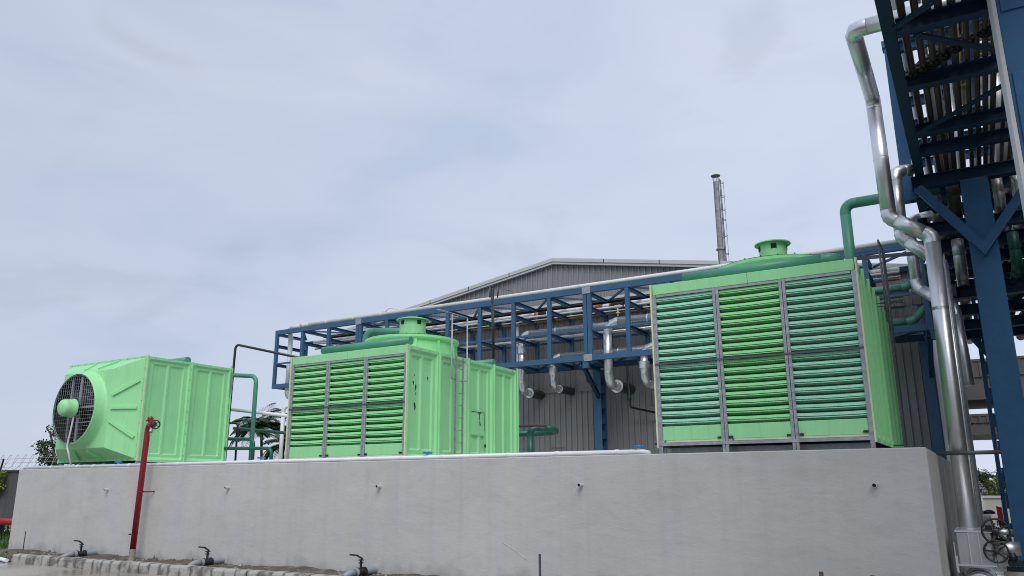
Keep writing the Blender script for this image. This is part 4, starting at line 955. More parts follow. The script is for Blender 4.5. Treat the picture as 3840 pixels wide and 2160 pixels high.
for i, (x_, z_) in enumerate(((-17.37, 1.543), (-13.35, 1.575), (-9.40, 1.587), (-5.41, 1.595), (-1.24, 1.575))):
    lab = ('drain spout in the wall left of the red standpipe', 'drain spout in the wall just right of the red standpipe', 'drain spout in the wall below the louvres of the middle tower',
           'drain spout in the bare wall between the middle and tall towers', 'drain spout in the wall below the tall tower, nearest the right corner')[i]
    if SPOUT is None:
        SPOUT = empty('drain_spout', (x_, 11.38, z_), lab, 'drain spout', 'drain spouts along the wall')
        MB().lathe([(0.030, 0.0), (0.030, 0.125), (0.025, 0.125), (0.024, 0.0)], (x_, 11.40, z_), (0, -1, 0), 18).build('spout_pipe', M['trim'], SPOUT)
        MB().lathe([(0.025, 0.105), (0.001, 0.105)], (x_, 11.40, z_), (0, -1, 0), 18).build('dark_bore', M['dark'], SPOUT)
    else: copy_thing(SPOUT, (x_, 11.38, z_), lab)
# red hydrant standpipe
hy = empty('hydrant_standpipe', (-15.88, 11.12, 0.1), 'red hydrant standpipe with a black handwheel in front of the wall', 'hydrant')
bp = bend([(-15.875, 11.12, 0.30), (-15.80, 11.12, 2.80), (-15.74, 11.10, 2.93), (-15.56, 11.08, 2.95)], 0.12, 6)
MB().tube(bp, 0.062, 20).build('standpipe', M['red'], hy)
MB().lathe([(0.062, 0), (0.066, 0.0), (0.066, 0.03), (0.062, 0.03)], (-15.806, 11.12, 2.56), (0.03, 0, 1), 20).build('coupling', M['red'], hy)
MB().lathe([(0.066, 0), (0.066, 0.26)], (-15.88, 11.12, 0.06), (0.03, 0, 1), 18).build('bare_foot', M['rubble'], hy)
vb = MB(); vb.lathe([(0.05, -.10), (0.085, -.08), (0.09, 0.0), (0.07, .06), (0.045, .10)], (-15.56, 11.05, 2.93), (0.3, -0.2, 0.05), 20, sharp=False, cap0=True, cap1=True)
vb.lathe([(0.06, 0), (0.06, 0.12), (0.045, 0.15)], (-15.60, 11.05, 2.95), (-0.1, -.3, 1), 16); vb.lathe([(0.085, 0), (0.085, 0.018)], (-15.63, 11.03, 3.02), (-0.3, -.3, 1), 16, cap0=True, cap1=True)
vo = vb.build('valve_body', M['red'], hy)
MB().tube([(-15.52, 11.03, 2.92), (-15.38, 10.99, 2.91)], 0.016, 8).build('stem', M['black'], vo)
hw = MB(); ax = Vector((0.8, -0.55, 0)).normalized(); c0 = Vector((-15.37, 10.985, 2.91)); hw.ring(c0, ax, 0.092, 0.013, 28, 6)
aa = ax.orthogonal().normalized(); b_ = ax.cross(aa)
for k in range(5): a = k*2*math.pi/5; hw.tube([c0, c0+(aa*math.cos(a)+b_*math.sin(a))*0.09], 0.009, 6)
hw.build('handwheel', M['black'], hy)
nz_m = MB(); nz_m.lathe([(0.034, 0), (0.034, 0.05), (0.042, 0.05), (0.042, 0.10), (0.02, 0.11)], (-15.53, 11.02, 2.85), (0.25, -.25, -1), 14, cap1=True); nz_m.build('outlet', M['galv'], hy)
cq = MB(); cq.tube(bend([(-15.52, 11.0, 2.74), (-15.56, 10.99, 2.68), (-15.50, 10.99, 2.66), (-15.49, 11.0, 2.74)], .02, 3), 0.005, 5); cq.build('cap_chain', M['wire'], hy)
ck = MB(); ck.bar((-15.85, 11.14, 1.50), (-15.70, 11.38, 1.50), 0.012, 0.03); ck.lathe([(0.064, -.015), (0.07, -.015), (0.07, .015), (0.064, .015)], (-15.838, 11.12, 1.50), (0.03, 0, 1), 16); ck.build('pipe_clamp', M['red'], hy)
MB().tube([(-15.90, 11.06, 0.62), (-15.93, 11.02, 0.62)], 0.014, 8).build('drain_plug', M['black'], hy)
# lever drain valves at the foot of the wall
LV = None
for i, x_ in enumerate((-17.52, -13.36, -9.45, -5.44)):
    lab = ('lever drain valve near the left end of the kerb', 'lever drain valve right of the red standpipe foot', 'lever drain valve below the middle tower, at the bottom edge', 'lever drain valve partly cut by the bottom edge, right of the grey stake')[i]
    if LV is None:
        LV = empty('drain_valve', (x_, 11.38, 0.05), lab, 'valve', 'lever drain valves at the wall foot')
        q = MB(); zc = 0.17
        q.lathe([(0.062, 0.0), (0.062, 0.30), (0.058, 0.30), (0.058, 0.28)], (x_, 11.40, zc), (0, -1, 0), 20); q.build('wall_stub', M['pvc_grey'], LV)
        q = MB(); q.lathe([(0.078, 0.30), (0.078, 0.325), (0.055, 0.33), (0.05, 0.36), (0.06, 0.40), (0.05, 0.44), (0.055, 0.47), (0.078, 0.475), (0.078, 0.50)], (x_, 11.40, zc), (0, -1, 0), 20, cap0=True, cap1=True)
        q.lathe([(0.022, 0.04), (0.022, 0.20)], (x_, 11.0, zc), (0, 0, 1), 12); q.lathe([(0.045, 0.14), (0.045, 0.155)], (x_, 11.0, zc), (0, 0, 1), 12, cap0=True, cap1=True); q.lathe([(0.05, 0.185), (0.05, 0.20), (0.02, 0.205)], (x_, 11.0, zc), (0, 0, 1), 12, cap0=True)
        q.build('valve_body', M['black'], LV)
        q = MB(); q.bar((x_+.03, 11.0, zc+.215), (x_-.07, 10.98, zc+.262), .04, .02); q.bar((x_-.06, 10.98, zc+.266), (x_-.21, 10.95, zc+.276), .04, .024); q.build('lever', M['black'], LV)
        q = MB(); q.lathe([(0.074, 0.503), (0.074, 0.525), (0.058, 0.53), (0.058, 0.56)], (x_, 11.40, zc), (0, -1, 0), 20); q.tube(bend([(x_, 10.85, zc), (x_, 10.70, zc), (x_-.13, 10.56, 0.02)], .1, 5), 0.056, 18)
        q.build('outlet_elbow', M['pvc_grey'], LV)
    else: copy_thing(LV, (x_, 11.38, 0.05 if i < 3 else -0.11), lab)
simple_pipe('cut_stub', [(-1.93, 11.0, 0.06), (-1.935, 11.0, 0.525)], 0.026, M['rust'], 'rusty brown stub standing at the bottom edge below the tall tower', 'stub')
simple_pipe('cut_stub', [(-1.34, 11.0, 0.06), (-1.342, 11.0, 0.51)], 0.026, M['black'], 'short black stub at the bottom edge near the wall corner', 'stub')
tag(MB().box(-5.972, -5.945, 10.99, 11.02, 0.04, 0.59).build('grey_stake', M['motor_grey'], None, (-5.96, 11.0, 0.04)), 'dark grey steel stake standing upright against the wall', 'stake')
simple_pipe('rebar_rod', [(-20.165, 11.2, 0.05), (-20.172, 11.21, 0.575)], 0.012, M['rust'], 'thin rusty rod standing at the far left foot of the wall', 'rod', n=8)

# ------------------------------------------------------------------ pipe rack on the right
rk = empty('pipe_rack', (0.5, 15, 0), 'tall dark blue steel pipe rack with V braces towering over the right edge', 'pipe rack')
def bent(y, ztop, vz, xa, xb, xc, cw, lattice=False):
    q = MB()
    if not lattice:
        q.box(xc-cw/2, xc+cw/2, y-0.02, y, 0.32, ztop-0.115); q.box(xc-cw/2, xc+cw/2, y+0.36, y+0.38, 0.32, ztop-0.115); q.box(xc-0.09, xc-0.075, y+0.003, y+0.357, 0.32, ztop-0.115); q.box(xc+0.075, xc+0.09, y+0.003, y+0.357, 0.32, ztop-0.115)
        c = q.build('column', M['rack_blue_shaded'], rk)
        MB().box(xc-cw/2-0.12, xc+cw/2+0.12, y-0.14, y+0.50, 0.28, 0.317).build('base_plate', M['rack_blue_shaded'], c)
        MB().box(xc-cw/2-0.2, xc+cw/2+0.2, y-0.22, y+0.58, -0.02, 0.277).build('plinth', M['concrete'], c)
        gs = MB()
        for xx in (xc-cw/2+.02, xc, xc+cw/2-.02): gs.prism([(xx-.008, y-0.023, 0.32), (xx-.008, y-0.13, 0.32), (xx-.008, y-0.023, 0.62)], (.016, 0, 0))
        for k in range(4): gs.lathe([(0.03, 0), (0.03, 0.05)], (xc-cw/2-.06+k*(cw+.12)/3, y-0.1, 0.318), (0, 0, 1), 6, cap1=True)
        stuff(gs.build('gusset', M['rack_blue_shaded'], c))
        bb = MB()
        for k in range(7): bb.box(xc-cw/2-0.012, xc-cw/2-0.001, y+0.0, y+0.05, 0.9+k*0.75, 0.97+k*0.75)
        build_each(bb, 'cleat', M['navy_shaded'], c)
    else:
        for xx in (xc-cw/2, xc+cw/2-0.09): q.box(xx, xx+0.09, y, y+0.3, 0.0, ztop-0.11)
        c = q.build('column', M['rack_blue_shaded'], rk)
        z = 0.4
        while z < ztop-0.5:
            MB().box(xc-cw/2+0.092, xc+cw/2-0.092, y+0.01, y+0.022, z, z+0.30).build('batten_plate', M['rack_blue_shaded'], c); z += 0.62
    MB().ibeam((xa, y+0.12, ztop), (xb, y+0.12, ztop), 0.20, 0.225, 0.016).build('cross_beam', M['navy_shaded'], rk)
    pl = MB(); pl.box(xa-0.012, xa-0.002, y+0.01, y+0.23, ztop-0.125, ztop+0.125); pl.build('end_plate', M['navy_shaded'], rk)
    for xe in (xa+0.08, xb-0.08):        # V brace, mitred on the column's centre line
        A = Vector((xe, 0, ztop-0.15)); B = Vector((xc, 0, vz)); d = (B-A).normalized(); nn = Vector((-d.z, 0, d.x))*0.075
        pts = []
        for sg in (1, -1):
            p = A+nn*sg; t = (xc-p.x)/d.x; pts.append((p, p+d*t))
        poly = [pts[0][0], pts[0][1], pts[1][1], pts[1][0]]
        MB().prism([(q.x, y-0.125, q.z) for q in poly], (0, 0.10, 0)).build('knee_brace', M['rack_blue_shaded'], rk)
bent(15.0, 6.815, 5.42, -0.465, 1.50, 0.475, 0.42)
bent(22.0, 6.10, 4.55, -0.50, 1.75, 0.47, 0.44, True)
# near column with its splice plates and pale edge strip
q = MB(); q.box(0.705, 1.30, 8.60, 8.62, 0, 11.0); q.box(0.705, 1.30, 9.05, 9.07, 0, 11.0); q.box(0.95, 1.05, 8.623, 9.047, 0, 11.0)
nc = q.build('column', M['rack_blue_shaded'], rk)
MB().box(0.664, 0.70, 8.58, 9.08, 0.0, 11.0).build('edge_strip', M['trim'], nc)
for z0, z1 in ((4.55, 5.55), (6.22, 7.4), (3.0, 3.9)): MB().box(0.735, 1.25, 8.582, 8.597, z0, z1, 0.004).build('splice_plate', M['rack_blue_shaded'], nc)
# lower tier towards the camera
for xx in (-0.33, 1.42): MB().ibeam((xx, 3.0, 7.04), (xx, 15.2, 7.04), 0.15, 0.20, 0.014).build('long_beam', M['navy_shaded'], rk)
for yy in (3.5, 5.2, 6.7, 8.2, 9.85, 11.45, 13.22, 14.10): MB().ibeam((-0.25, yy, 7.03), (1.34, yy, 7.03), 0.16, 0.19, 0.014).build('cross_beam', M['navy_shaded'], rk)
for a, b in (((-0.25, 9.62), (1.30, 8.3)), ((-0.25, 13.1), (1.34, 11.5)), ((-0.05, 9.92), (1.34, 11.4)), ((-.25, 6.6), (1.3, 5.3))):
    MB().bar((*a, 6.925), (*b, 6.925), 0.085, 0.03).build('plan_brace', M['navy_shaded'], rk)
# stub column and upper tier beyond
q = MB(); q.box(-0.645, -0.445, 15.33, 15.345, 6.6, 9.72); q.box(-0.645, -0.445, 15.52, 15.535, 6.6, 9.72); q.box(-0.55, -0.535, 15.347, 15.518, 6.6, 9.72); q.build('stub_column', M['rack_blue_shaded'], rk)
MB().box(-0.675, -0.44, 15.31, 15.55, 9.722, 9.86).build('column_cap', M['rack_blue_shaded'], rk)
MB().ibeam((-0.44, 15.43, 9.70), (1.6, 15.43, 9.70), 0.14, 0.20).build('cross_beam', M['rack_blue_shaded'], rk)
for yy in (16.7, 18.0, 19.3, 20.6, 21.9, 23.2): MB().ibeam((-0.5, yy, 9.70), (1.7, yy, 9.70), 0.14, 0.20).build('cross_beam', M['rack_blue_shaded'], rk)
for xx in (-0.50, 1.62): MB().ibeam((xx, 15.55, 9.45), (xx, 24.0, 9.45), 0.14, 0.22).build('long_beam', M['rack_blue_shaded'], rk)
MB().ibeam((-0.33, 13.0, 10.35), (1.5, 13.0, 10.35), 0.12, 0.16).build('cross_beam', M['rack_blue_shaded'], rk)
for yy in (13.0,):
    for xx in (-0.33, 1.42): MB().ibeam((xx, yy, 7.15), (xx, yy, 10.26), 0.12, 0.12, 0.012, (0, 1, 0)).build('frame_post', M['navy_shaded'], rk) if xx > 0 else None
for yy in (10.55, 11.8, 13.0, 14.3): MB().ibeam((-0.22, yy, 8.62), (1.5, yy, 8.62), 0.12, 0.16).build('cross_beam', M['rack_blue_shaded'], rk)
for xx in (0.30, 1.0): MB().ibeam((xx, 9.5, 8.80), (xx, 15.2, 8.80), 0.10, 0.14).build('tray_beam', M['rack_blue_shaded'], rk)
# lower tiers behind the T bent
for zt, ys in ((6.95, (16.2, 17.5, 18.8, 20.1, 21.3, 23.0)), (6.15, (15.9, 17.2, 18.5, 19.8, 21.0)), (5.05, (16.6, 18.4, 20.2, 21.6))):
    for yy in ys: MB().ibeam((-0.45 if zt > 5.5 else -0.2, yy, zt), (1.7, yy, zt), 0.18, 0.22, 0.014).build('cross_beam', M['navy_shaded'], rk)
    for xx in (-0.40 if zt > 5.5 else -0.1, 1.65): MB().ibeam((xx, 15.45, zt+0.02), (xx, 24, zt+0.02), 0.15, 0.2, 0.014).build('long_beam', M['navy_shaded'], rk)
for (a, b) in (((-.4, 17.4, 6.05), (1.6, 17.4, 5.1)), ((1.65, 15.6, 6.1), (1.65, 18.4, 5.1)), ((0.85, 16.5, 5.1), (1.9, 16.5, 6.3)), ((0.8, 18.2, 4.95), (2.1, 18.2, 6.2)), ((-.4, 16.0, 6.1), (-.4, 18.5, 5.1)), ((-.3, 15.3, 6.55), (.35, 17.5, 6.2))):
    MB().ibeam(a, b, 0.09, 0.10, 0.01).build('tier_brace', M['navy_shaded'], rk)
# pipes of the rack
GP = 'steel pipes on the overhead rack tier'
XP = [-0.165, -0.02, 0.108, 0.228, 0.365, 0.505, 0.615, 0.715, 0.815, 0.955, 1.08, 1.22]
ordn = ['first bare steel pipe from the rack\'s left beam overhead', 'second bare steel pipe from the rack\'s left beam overhead', 'third bare steel pipe from the rack\'s left beam overhead', 'fourth bare steel pipe from the rack\'s left beam overhead',
        'fifth bare steel pipe overhead, just left of the ochre pipe', 'sixth bare steel pipe overhead, right of the ochre pipe', 'seventh bare steel pipe overhead, below the light blue pipe', 'eighth bare steel pipe overhead, right of the light blue pipe',
        'ninth bare steel pipe overhead', 'tenth bare steel pipe overhead, beside the near column edge', 'eleventh bare steel pipe overhead, mostly behind the near column', 'last bare steel pipe overhead, hidden behind the near column']
FY = [11.46, 11.33, 11.20, 11.06, 10.93, 10.85, None, 10.70, 10.60, None, None, None]
for i, xx in enumerate(XP):
    r = (0.046, 0.044, 0.044, 0.045, 0.048, 0.038, 0.04, 0.036, 0.04, 0.036, 0.04, 0.04)[i]
    o = empty('rack_pipe', (xx, 10, 7.17), ordn[i], 'pipe', GP)
    MB().tube([(xx, 3.0, 7.17), (xx, 24.0, 7.17)], r, 12).build('straight_section', M['steel_pipe'], o)
    if FY[i]:
        y_ = FY[i]; fm = MB()
        for d0 in (-0.05, 0.012): fm.lathe([(r, d0), (0.097, d0), (0.097, d0+0.036), (r, d0+0.036)], (xx, y_, 7.17), (0, 1, 0), 20)
        fo = fm.build('flange', M['black'], o)
        bm = MB()
        for k in range(8):
            a = 2*math.pi*(k+.5)/8; bm.lathe([(0.016, -0.085), (0.016, 0.085)], (xx+.074*math.cos(a), y_, 7.17+.074*math.sin(a)), (0, 1, 0), 6, cap0=True, cap1=True)
        stuff(bm.build('flange_bolt', M['steel_pipe'], fo))
def line(name, path, r, mat, label, fl=(), fmat=None, group=None):
    o = pipe(name, path, r, M[mat], label, 'pipe', group, rings=(mat.startswith('alu')), n=16)
    for (q, d) in fl: MB().lathe([(r, -0.03), (r*2.1, -0.03), (r*2.1, 0.03), (r, 0.03)], q, d, 18).build('flange', M[fmat or mat], o)
    return o
line('ochre_pipe', [(0.515, 8.0, 8.2), (0.515, 12.4, 8.2), (0.515, 15.2, 8.2)], 0.045, 'yellow', 'ochre yellow pipe with flanges above the overhead rack pipes', [((0.515, 11.2, 8.2), (0, 1, 0)), ((0.515, 13.9, 8.2), (0, 1, 0)), ((0.515, 14.3, 8.2), (0, 1, 0))])
line('light_blue_pipe', [(0.665, 8.0, 8.2), (0.665, 12.4, 8.2), (0.665, 15.0, 8.2)], 0.04, 'skyblue', 'light blue pipe with flanges above the overhead rack pipes', [((0.665, 10.9, 8.2), (0, 1, 0)), ((0.665, 12.85, 8.2), (0, 1, 0)), ((0.665, 13.7, 8.2), (0, 1, 0))])
GU = 'insulated pipes on the upper rack tier'
for xx, z_, r, mt, lb in ((-0.28, 9.92, 0.11, 'alu_dull', 'widest silver pipe on the upper rack tier, at its left'), (0.02, 9.90, 0.07, 'alu_dull', 'second silver pipe on the upper rack tier from the left'), (0.24, 9.89, 0.06, 'alu', 'third silver pipe on the upper rack tier from the left'),
                      (0.52, 9.92, 0.10, 'alu_dull', 'silver pipe in the middle of the upper rack tier'), (0.85, 9.90, 0.07, 'white_clad', 'white jacketed pipe on the upper rack tier'), (1.10, 9.90, 0.08, 'alu_dull', 'silver pipe right of the white one on the upper rack tier'), (1.38, 9.9, 0.07, 'alu', 'rightmost silver pipe on the upper rack tier')):
    line('upper_pipe', [(xx, 13.2, z_), (xx, 24.0, z_)], r, mt, lb, (), None, GU)
GM = 'thick pipes behind the T column'
for xx, z_, r, mt, lb in ((0.06, 7.24, 0.15, 'steel_pipe', 'thick dark pipe left of the T column under the rack beam'), (1.05, 7.27, 0.17, 'alu_dull', 'thick dull pipe right of the T column under the rack beam'),
                      (-0.15, 6.37, 0.10, 'alu_dull', 'dull pipe on the middle tier left of the T column'), (0.15, 6.38, 0.11, 'steel_pipe', 'dark pipe on the middle tier left of the T column'), (0.85, 6.36, 0.09, 'alu_dull', 'dull pipe on the middle tier right of the T column'), (1.15, 6.37, 0.10, 'alu', 'bright pipe on the middle tier right of the T column'), (1.42, 6.36, 0.08, 'steel_pipe', 'dark pipe at the right side of the middle tier'),
                      (0.1, 5.28, 0.10, 'alu_dull', 'dull pipe on the lowest tier left of the T column'), (0.95, 5.27, 0.09, 'pipe_dark', 'dark green pipe on the lowest tier right of the T column'), (1.25, 5.27, 0.1, 'steel_pipe', 'dark pipe on the lowest tier right of the green one')):
    line('tier_pipe', [(xx, 15.75+r, min(9.4, z_+2.2) if z_ > 7 else z_+0.6), (xx, 15.75+r, z_), (xx, 24.0, z_)], r, mt, lb, (), None, GM)
GV = 'upright pipes seen through the rack'
for xx, yy, z0, z1, r, mt, lb in ((0.0, 16.0, 7.3, 9.7, 0.05, 'white_clad', 'white upright pipe between the rack tiers, left'), (0.35, 17.0, 7.1, 9.7, 0.07, 'alu', 'silver upright pipe between the rack tiers, centre'), (1.0, 16.2, 7.2, 9.7, 0.06, 'white_clad', 'white upright pipe between the rack tiers, right'), (0.8, 14.6, 7.25, 9.6, 0.045, 'alu_dull', 'dull upright pipe near the T beam')):
    line('upright_pipe', [(xx, yy, z0), (xx, yy, z1)], r, mt, lb, (), None, GV)
simple_pipe('green_pipe', [(-0.30, 14.75, 7.26), (1.3, 14.75, 7.26)], 0.05, M['pipe_dark'], 'dark green pipe lying along the top of the T beam', 'pipe')
lc = MB()
for k in range(5): lc.tube([(0.72, 12.6+k*.16, 8.02), (1.25, 12.6+k*.16, 8.02)], 0.022, 6)
lo_ = empty('instrument_lines', (1, 12.8, 8), 'bundle of thin bright tubes crossing behind the light blue pipe', 'tubing'); build_each(lc, 'tube', M['wire'], lo_)
# ------------------------------------------------------------------ large silver risers
GS = 'large silver clad risers at the rack'
pipe('clad_riser', [(-0.318, 14.0, 0.90), (-0.262, 14.0, 5.50), (-0.842, 14.0, 5.92), (-0.862, 14.0, 8.10), (-0.862, 11.5, 8.10), (1.2, 11.5, 8.10)], 0.121, M['alu'],
     'frontmost large silver riser with a dogleg and a top bend into the rack', 'pipe', GS, rad=0.14, n=32, joint=1.15, seg=2)
pipe('clad_riser', [(-0.21, 14.62, 0.9), (-0.19, 14.62, 5.18), (-0.73, 14.62, 5.72), (-0.70, 14.62, 6.93), (-0.46, 14.86, 7.0)], 0.108, M['alu'],
     'second large silver riser just behind the front one, bending in below the T beam', 'pipe', GS, rad=0.15, n=28, joint=1.15, seg=2)
pipe('clad_riser', [(-0.05, 15.5, 3.2), (-0.10, 15.6, 4.58), (-0.64, 16.0, 5.12), (-0.655, 16.0, 6.4), (0.2, 16.3, 6.6)], 0.104, M['alu'],
     'third silver riser further back with its dogleg lower than the others', 'pipe', GS, rad=0.2, n=24, joint=1.0)
simple_pipe('strip_conduit', [(-0.165, 14.16, 1.2), (-0.125, 14.16, 5.2)], 0.012, M['alu_dull'], 'thin bright conduit strapped to the right of the front riser', 'conduit', n=6)
simple_pipe('grey_rail', [(-0.60, 13.86, 2.04), (0.262, 13.86, 2.04)], 0.03, M['motor_grey'], 'grey horizontal rail between the wall corner and the T column', 'rail')
# valve station at the foot of the risers
vbx = empty('valve_box', (-0.24, 13.35, 0.5), 'large aluminium insulation box around a valve below the front riser', 'valve box')
MB().box(-0.46, -0.03, 13.05, 14.2, 0.47, 0.94, 0.012).build('box_body', M['alu_dull'], vbx)
MB().box(-0.47, -0.02, 13.04, 14.21, 0.935, 0.958).build('box_lid', M['alu'], vbx); MB().box(-0.475, -0.012, 13.035, 14.22, 0.49, 0.51).build('box_band', M['alu'], vbx)
q = MB()
for xx in (-0.31, -0.19): q.box(xx-.006, xx+.006, 13.036, 13.049, 0.515, 0.93)
build_each(q, 'box_seam', M['alu'], vbx)
q = MB(); q.box(-0.12, -0.05, 12.96, 13.034, 0.66, 0.76, 0.008); q.lathe([(0.02, 0), (0.02, .03)], (-0.12, 13.0, 0.76), (0, 0, 1), 6, cap1=True); q.lathe([(0.02, 0), (0.02, .03)], (-0.06, 13.0, 0.63), (0, 0, 1), 6, cap0=True, cap1=True); q.build('bracket', M['galv'], vbx)
def wheel(name, c, r, ax, label):
    o = empty(name, c, label, 'handwheel', 'black valve handwheels'); ax = Vector(ax).normalized(); c = Vector(c)
    MB().ring(c, ax, r, r*0.085, 36, 8).build('rim', M['black'], o)
    a = ax.orthogonal().normalized(); b = ax.cross(a)
    q = MB()
    for k in range(5):
        t = 2*math.pi*k/5+0.4; d = a*math.cos(t)+b*math.sin(t); q.bar(c+d*0.02-ax*0.015, c+d*r*0.96, r*0.16, r*0.09, ax)
    build_each(q, 'spoke', M['black'], o)
    q = MB(); q.lathe([(r*.22, -.03), (r*.22, .025), (r*.12, .03)], c, ax, 16, cap0=True, cap1=True); q.build('hub', M['black'], o)
    q = MB(); q.tube([c, c-ax*0.22], r*0.12, 10); q.build('stem', M['black'], o)
    MB().lathe([(r*.09, .03), (r*.09, .055), (.002, .055)], c, ax, 6).build('nut', M['rust'], o)
wheel('handwheel', (0.03, 13.0, 0.955), 0.168, (0.25, -1, 0.12), 'upper and bigger black handwheel beside the aluminium valve box')
wheel('handwheel', (0.0, 12.95, 0.70), 0.142, (0.12, -1, 0.05), 'lower and smaller black handwheel in front of the valve box corner')
vy = empty('valve_yoke', (0.03, 13.3, 0.9), 'dark valve yoke and bonnet behind the upper handwheel', 'valve')
MB().lathe([(0.05, 0.02), (0.05, 0.2), (0.09, 0.22), (0.09, 0.3)], (0.03, 13.06, 0.95), (-0.25, 1, -0.1), 14).build('bonnet', M['black'], vy)
MB().box(-0.09, -0.01, 13.15, 13.3, 0.96, 1.03, .01).build('yoke_block', M['black'], vy)
b2 = empty('valve_box', (-0.09, 15.7, 0.85), 'smaller upright aluminium box behind the upper handwheel', 'valve box')
MB().box(-0.20, 0.0, 15.6, 16.0, 0.30, 1.06, .01).build('box_body', M['alu_dull'], b2); MB().box(-0.21, 0.01, 15.59, 16.01, 1.06, 1.10).build('box_lid', M['alu'], b2)
yt = MB(); yt.box(-0.18, -0.10, 15.66, 15.9, 1.102, 1.16, .01); tag(yt.build('yellow_block', M['yellow'], None, (-.14, 15.8, 1.1)), 'small yellow block on top of the upright aluminium box', 'block')
yt = MB(); yt.lathe([(0.09, 0), (0.085, .035), (.05, .06), (.005, .065)], (-0.02, 15.78, 1.10), (0, 0, 1), 16); tag(yt.build('black_cover', M['black'], None, (-.02, 15.8, 1.1)), 'black rounded cover on the upright aluminium box', 'cover')
pipe('clad_pipe', [(-0.24, 12.9, 0.18), (-0.24, 14.6, 0.18)], 0.215, M['alu'], 'fat silver pipe end lying on the ground under the valve box', 'pipe', None, n=32, joint=0.5)
pipe('clad_pipe', [(0.0, 14.5, 0.64), (0.32, 14.5, 0.64)], 0.10, M['alu'], 'silver pipe running right from the valve box behind the handwheels', 'pipe', None, n=24)
pipe('clad_pipe', [(-0.02, 14.9, 0.86), (0.26, 14.9, 0.86)], 0.045, M['alu'], 'thin silver pipe above the thicker one behind the handwheels', 'pipe', None, n=16)
simple_pipe('black_hose', [(-0.43, 12.82, 0.42), (-0.36, 12.78, 0.30), (-0.30, 12.78, 0.14), (-0.30, 12.8, 0.0)], 0.016, M['black'], 'black hose curling down over the fat silver pipe', 'hose', n=8)
MBs = MB(); MBs.box(-0.50, -0.49, 13.0, 13.02, 0.42, 0.80); MBs.box(-0.49, -0.47, 13.0, 13.02, 0.40, 0.62); tag(MBs.build('steel_angle', M['trim'], None, (-.49, 13, .4)), 'pale steel angle standing left of the valve box', 'angle')
q = MB(); q.box(0.10, 0.40, 14.3, 14.32, 0.33, 0.40); q.box(0.13, 0.33, 14.2, 14.29, 0.42, 0.50, .01); q.lathe([(0.05, 0), (0.06, .05), (.03, .1)], (0.2, 14.2, 0.5), (0, 0, 1), 12, cap1=True)
tag(q.build('ground_valve', M['black'], None, (0.2, 14.2, .3)), 'small black fitting at the foot of the T column', 'valve')

# ------------------------------------------------------------------ background right
for nm, yy, z0, zm, z1, lab in (('shed_roof', 38.0, 4.95, 5.87, 6.62, 'upper dark shed roof edge seen behind the T column'), ('shed_roof', 38.0, 3.52, 4.0, 4.36, 'lower dark shed roof edge seen behind the T column')):
    o = empty(nm, (4, yy, z0), lab, 'shed roof', 'dark shed roofs at the far right')
    q = MB(); n = 44
    for k in range(n):
        xa = -0.7+k*0.28
        q.box(xa, xa+0.279, yy-0.03, yy, zm, z1-0.1); q.box(xa+0.20, xa+0.262, yy-0.065, yy-0.031, zm, z1-0.1)
    q.build('fascia_sheet', M['shed'], o); MB().box(-0.7, 11.6, yy-0.07, yy, z1-0.098, z1).build('cap_flashing', M['shed'], o)
    MB().box(-0.7, 11.6, yy+0.02, yy+5, z0, zm+0.05).build('roof_beam', M['shed'], o)
    for xx in (4.5, 11.2): MB().box(xx-.15, xx+.15, yy+2, yy+2.3, 0, z0).build('post', M['shed'], o)
cw = empty('compound_wall', (6, 34, 0), 'low cream compound wall with a pale coping and wire at the far right', 'wall')
MB().box(-0.7, 22, 34.0, 34.2, 0, 1.07).build('wall_body', M['cream'], cw); MB().box(-0.7, 22, 33.95, 34.25, 1.072, 1.15).build('coping', M['trim'], cw)
for k in range(8): MB().box(-0.24+k*3-.05, -0.24+k*3+.07, 33.92, 33.999, 0, 1.07).build('pilaster', M['trim'], cw)
q = MB()
for k in range(70): q.bar((-0.6+k*0.12, 34.1, 1.15), (-0.6+k*0.12+rnd.uniform(-.03, .03), 34.1, 1.42+rnd.uniform(-.05, .05)), 0.012, 0.012)
for z in (1.25, 1.36): q.tube([(-.65, 34.1, z), (8, 34.1, z)], 0.008, 5)
stuff(q.build('spike_fence', M['black'], cw))
tag(MB().prism([(0.165, 27, 0.42), (0.30, 27, 0.42), (0.295, 27, 0.92), (0.155, 27, 0.96)], (0, .02, 0)).build('red_board', M['red'], None, (.2, 27, .4)), 'small red board in front of the cream wall at the far right', 'board')

# ------------------------------------------------------------------ vegetation
def leaf(m, p, L_, w, d, up):
    d = Vector(d).normalized(); s_ = d.cross(Vector(up)); s_ = s_.normalized() if s_.length > 1e-3 else d.orthogonal().normalized()
    p = Vector(p); n_ = s_.cross(d)
    m.add([p, p+d*L_*0.5+s_*w+n_*w*.2, p+d*L_, p+d*L_*0.5-s_*w+n_*w*.2], [(0, 1, 2, 3)])
def rdir(): 
    while True:
        v = Vector((rnd.uniform(-1, 1), rnd.uniform(-1, 1), rnd.uniform(-1, 1)))
        if 0.1 < v.length < 1: return v.normalized()
def clump(m, c, r, n, L_, w, fl=1.0):
    for _ in range(n):
        d = rdir(); p = Vector(c)+Vector((d.x*r, d.y*r, d.z*r*fl))*(rnd.random()**0.5)
        leaf(m, p, L_*rnd.uniform(.6, 1.3), w*rnd.uniform(.7, 1.2), rdir()+Vector((0, 0, -.3)), rdir())
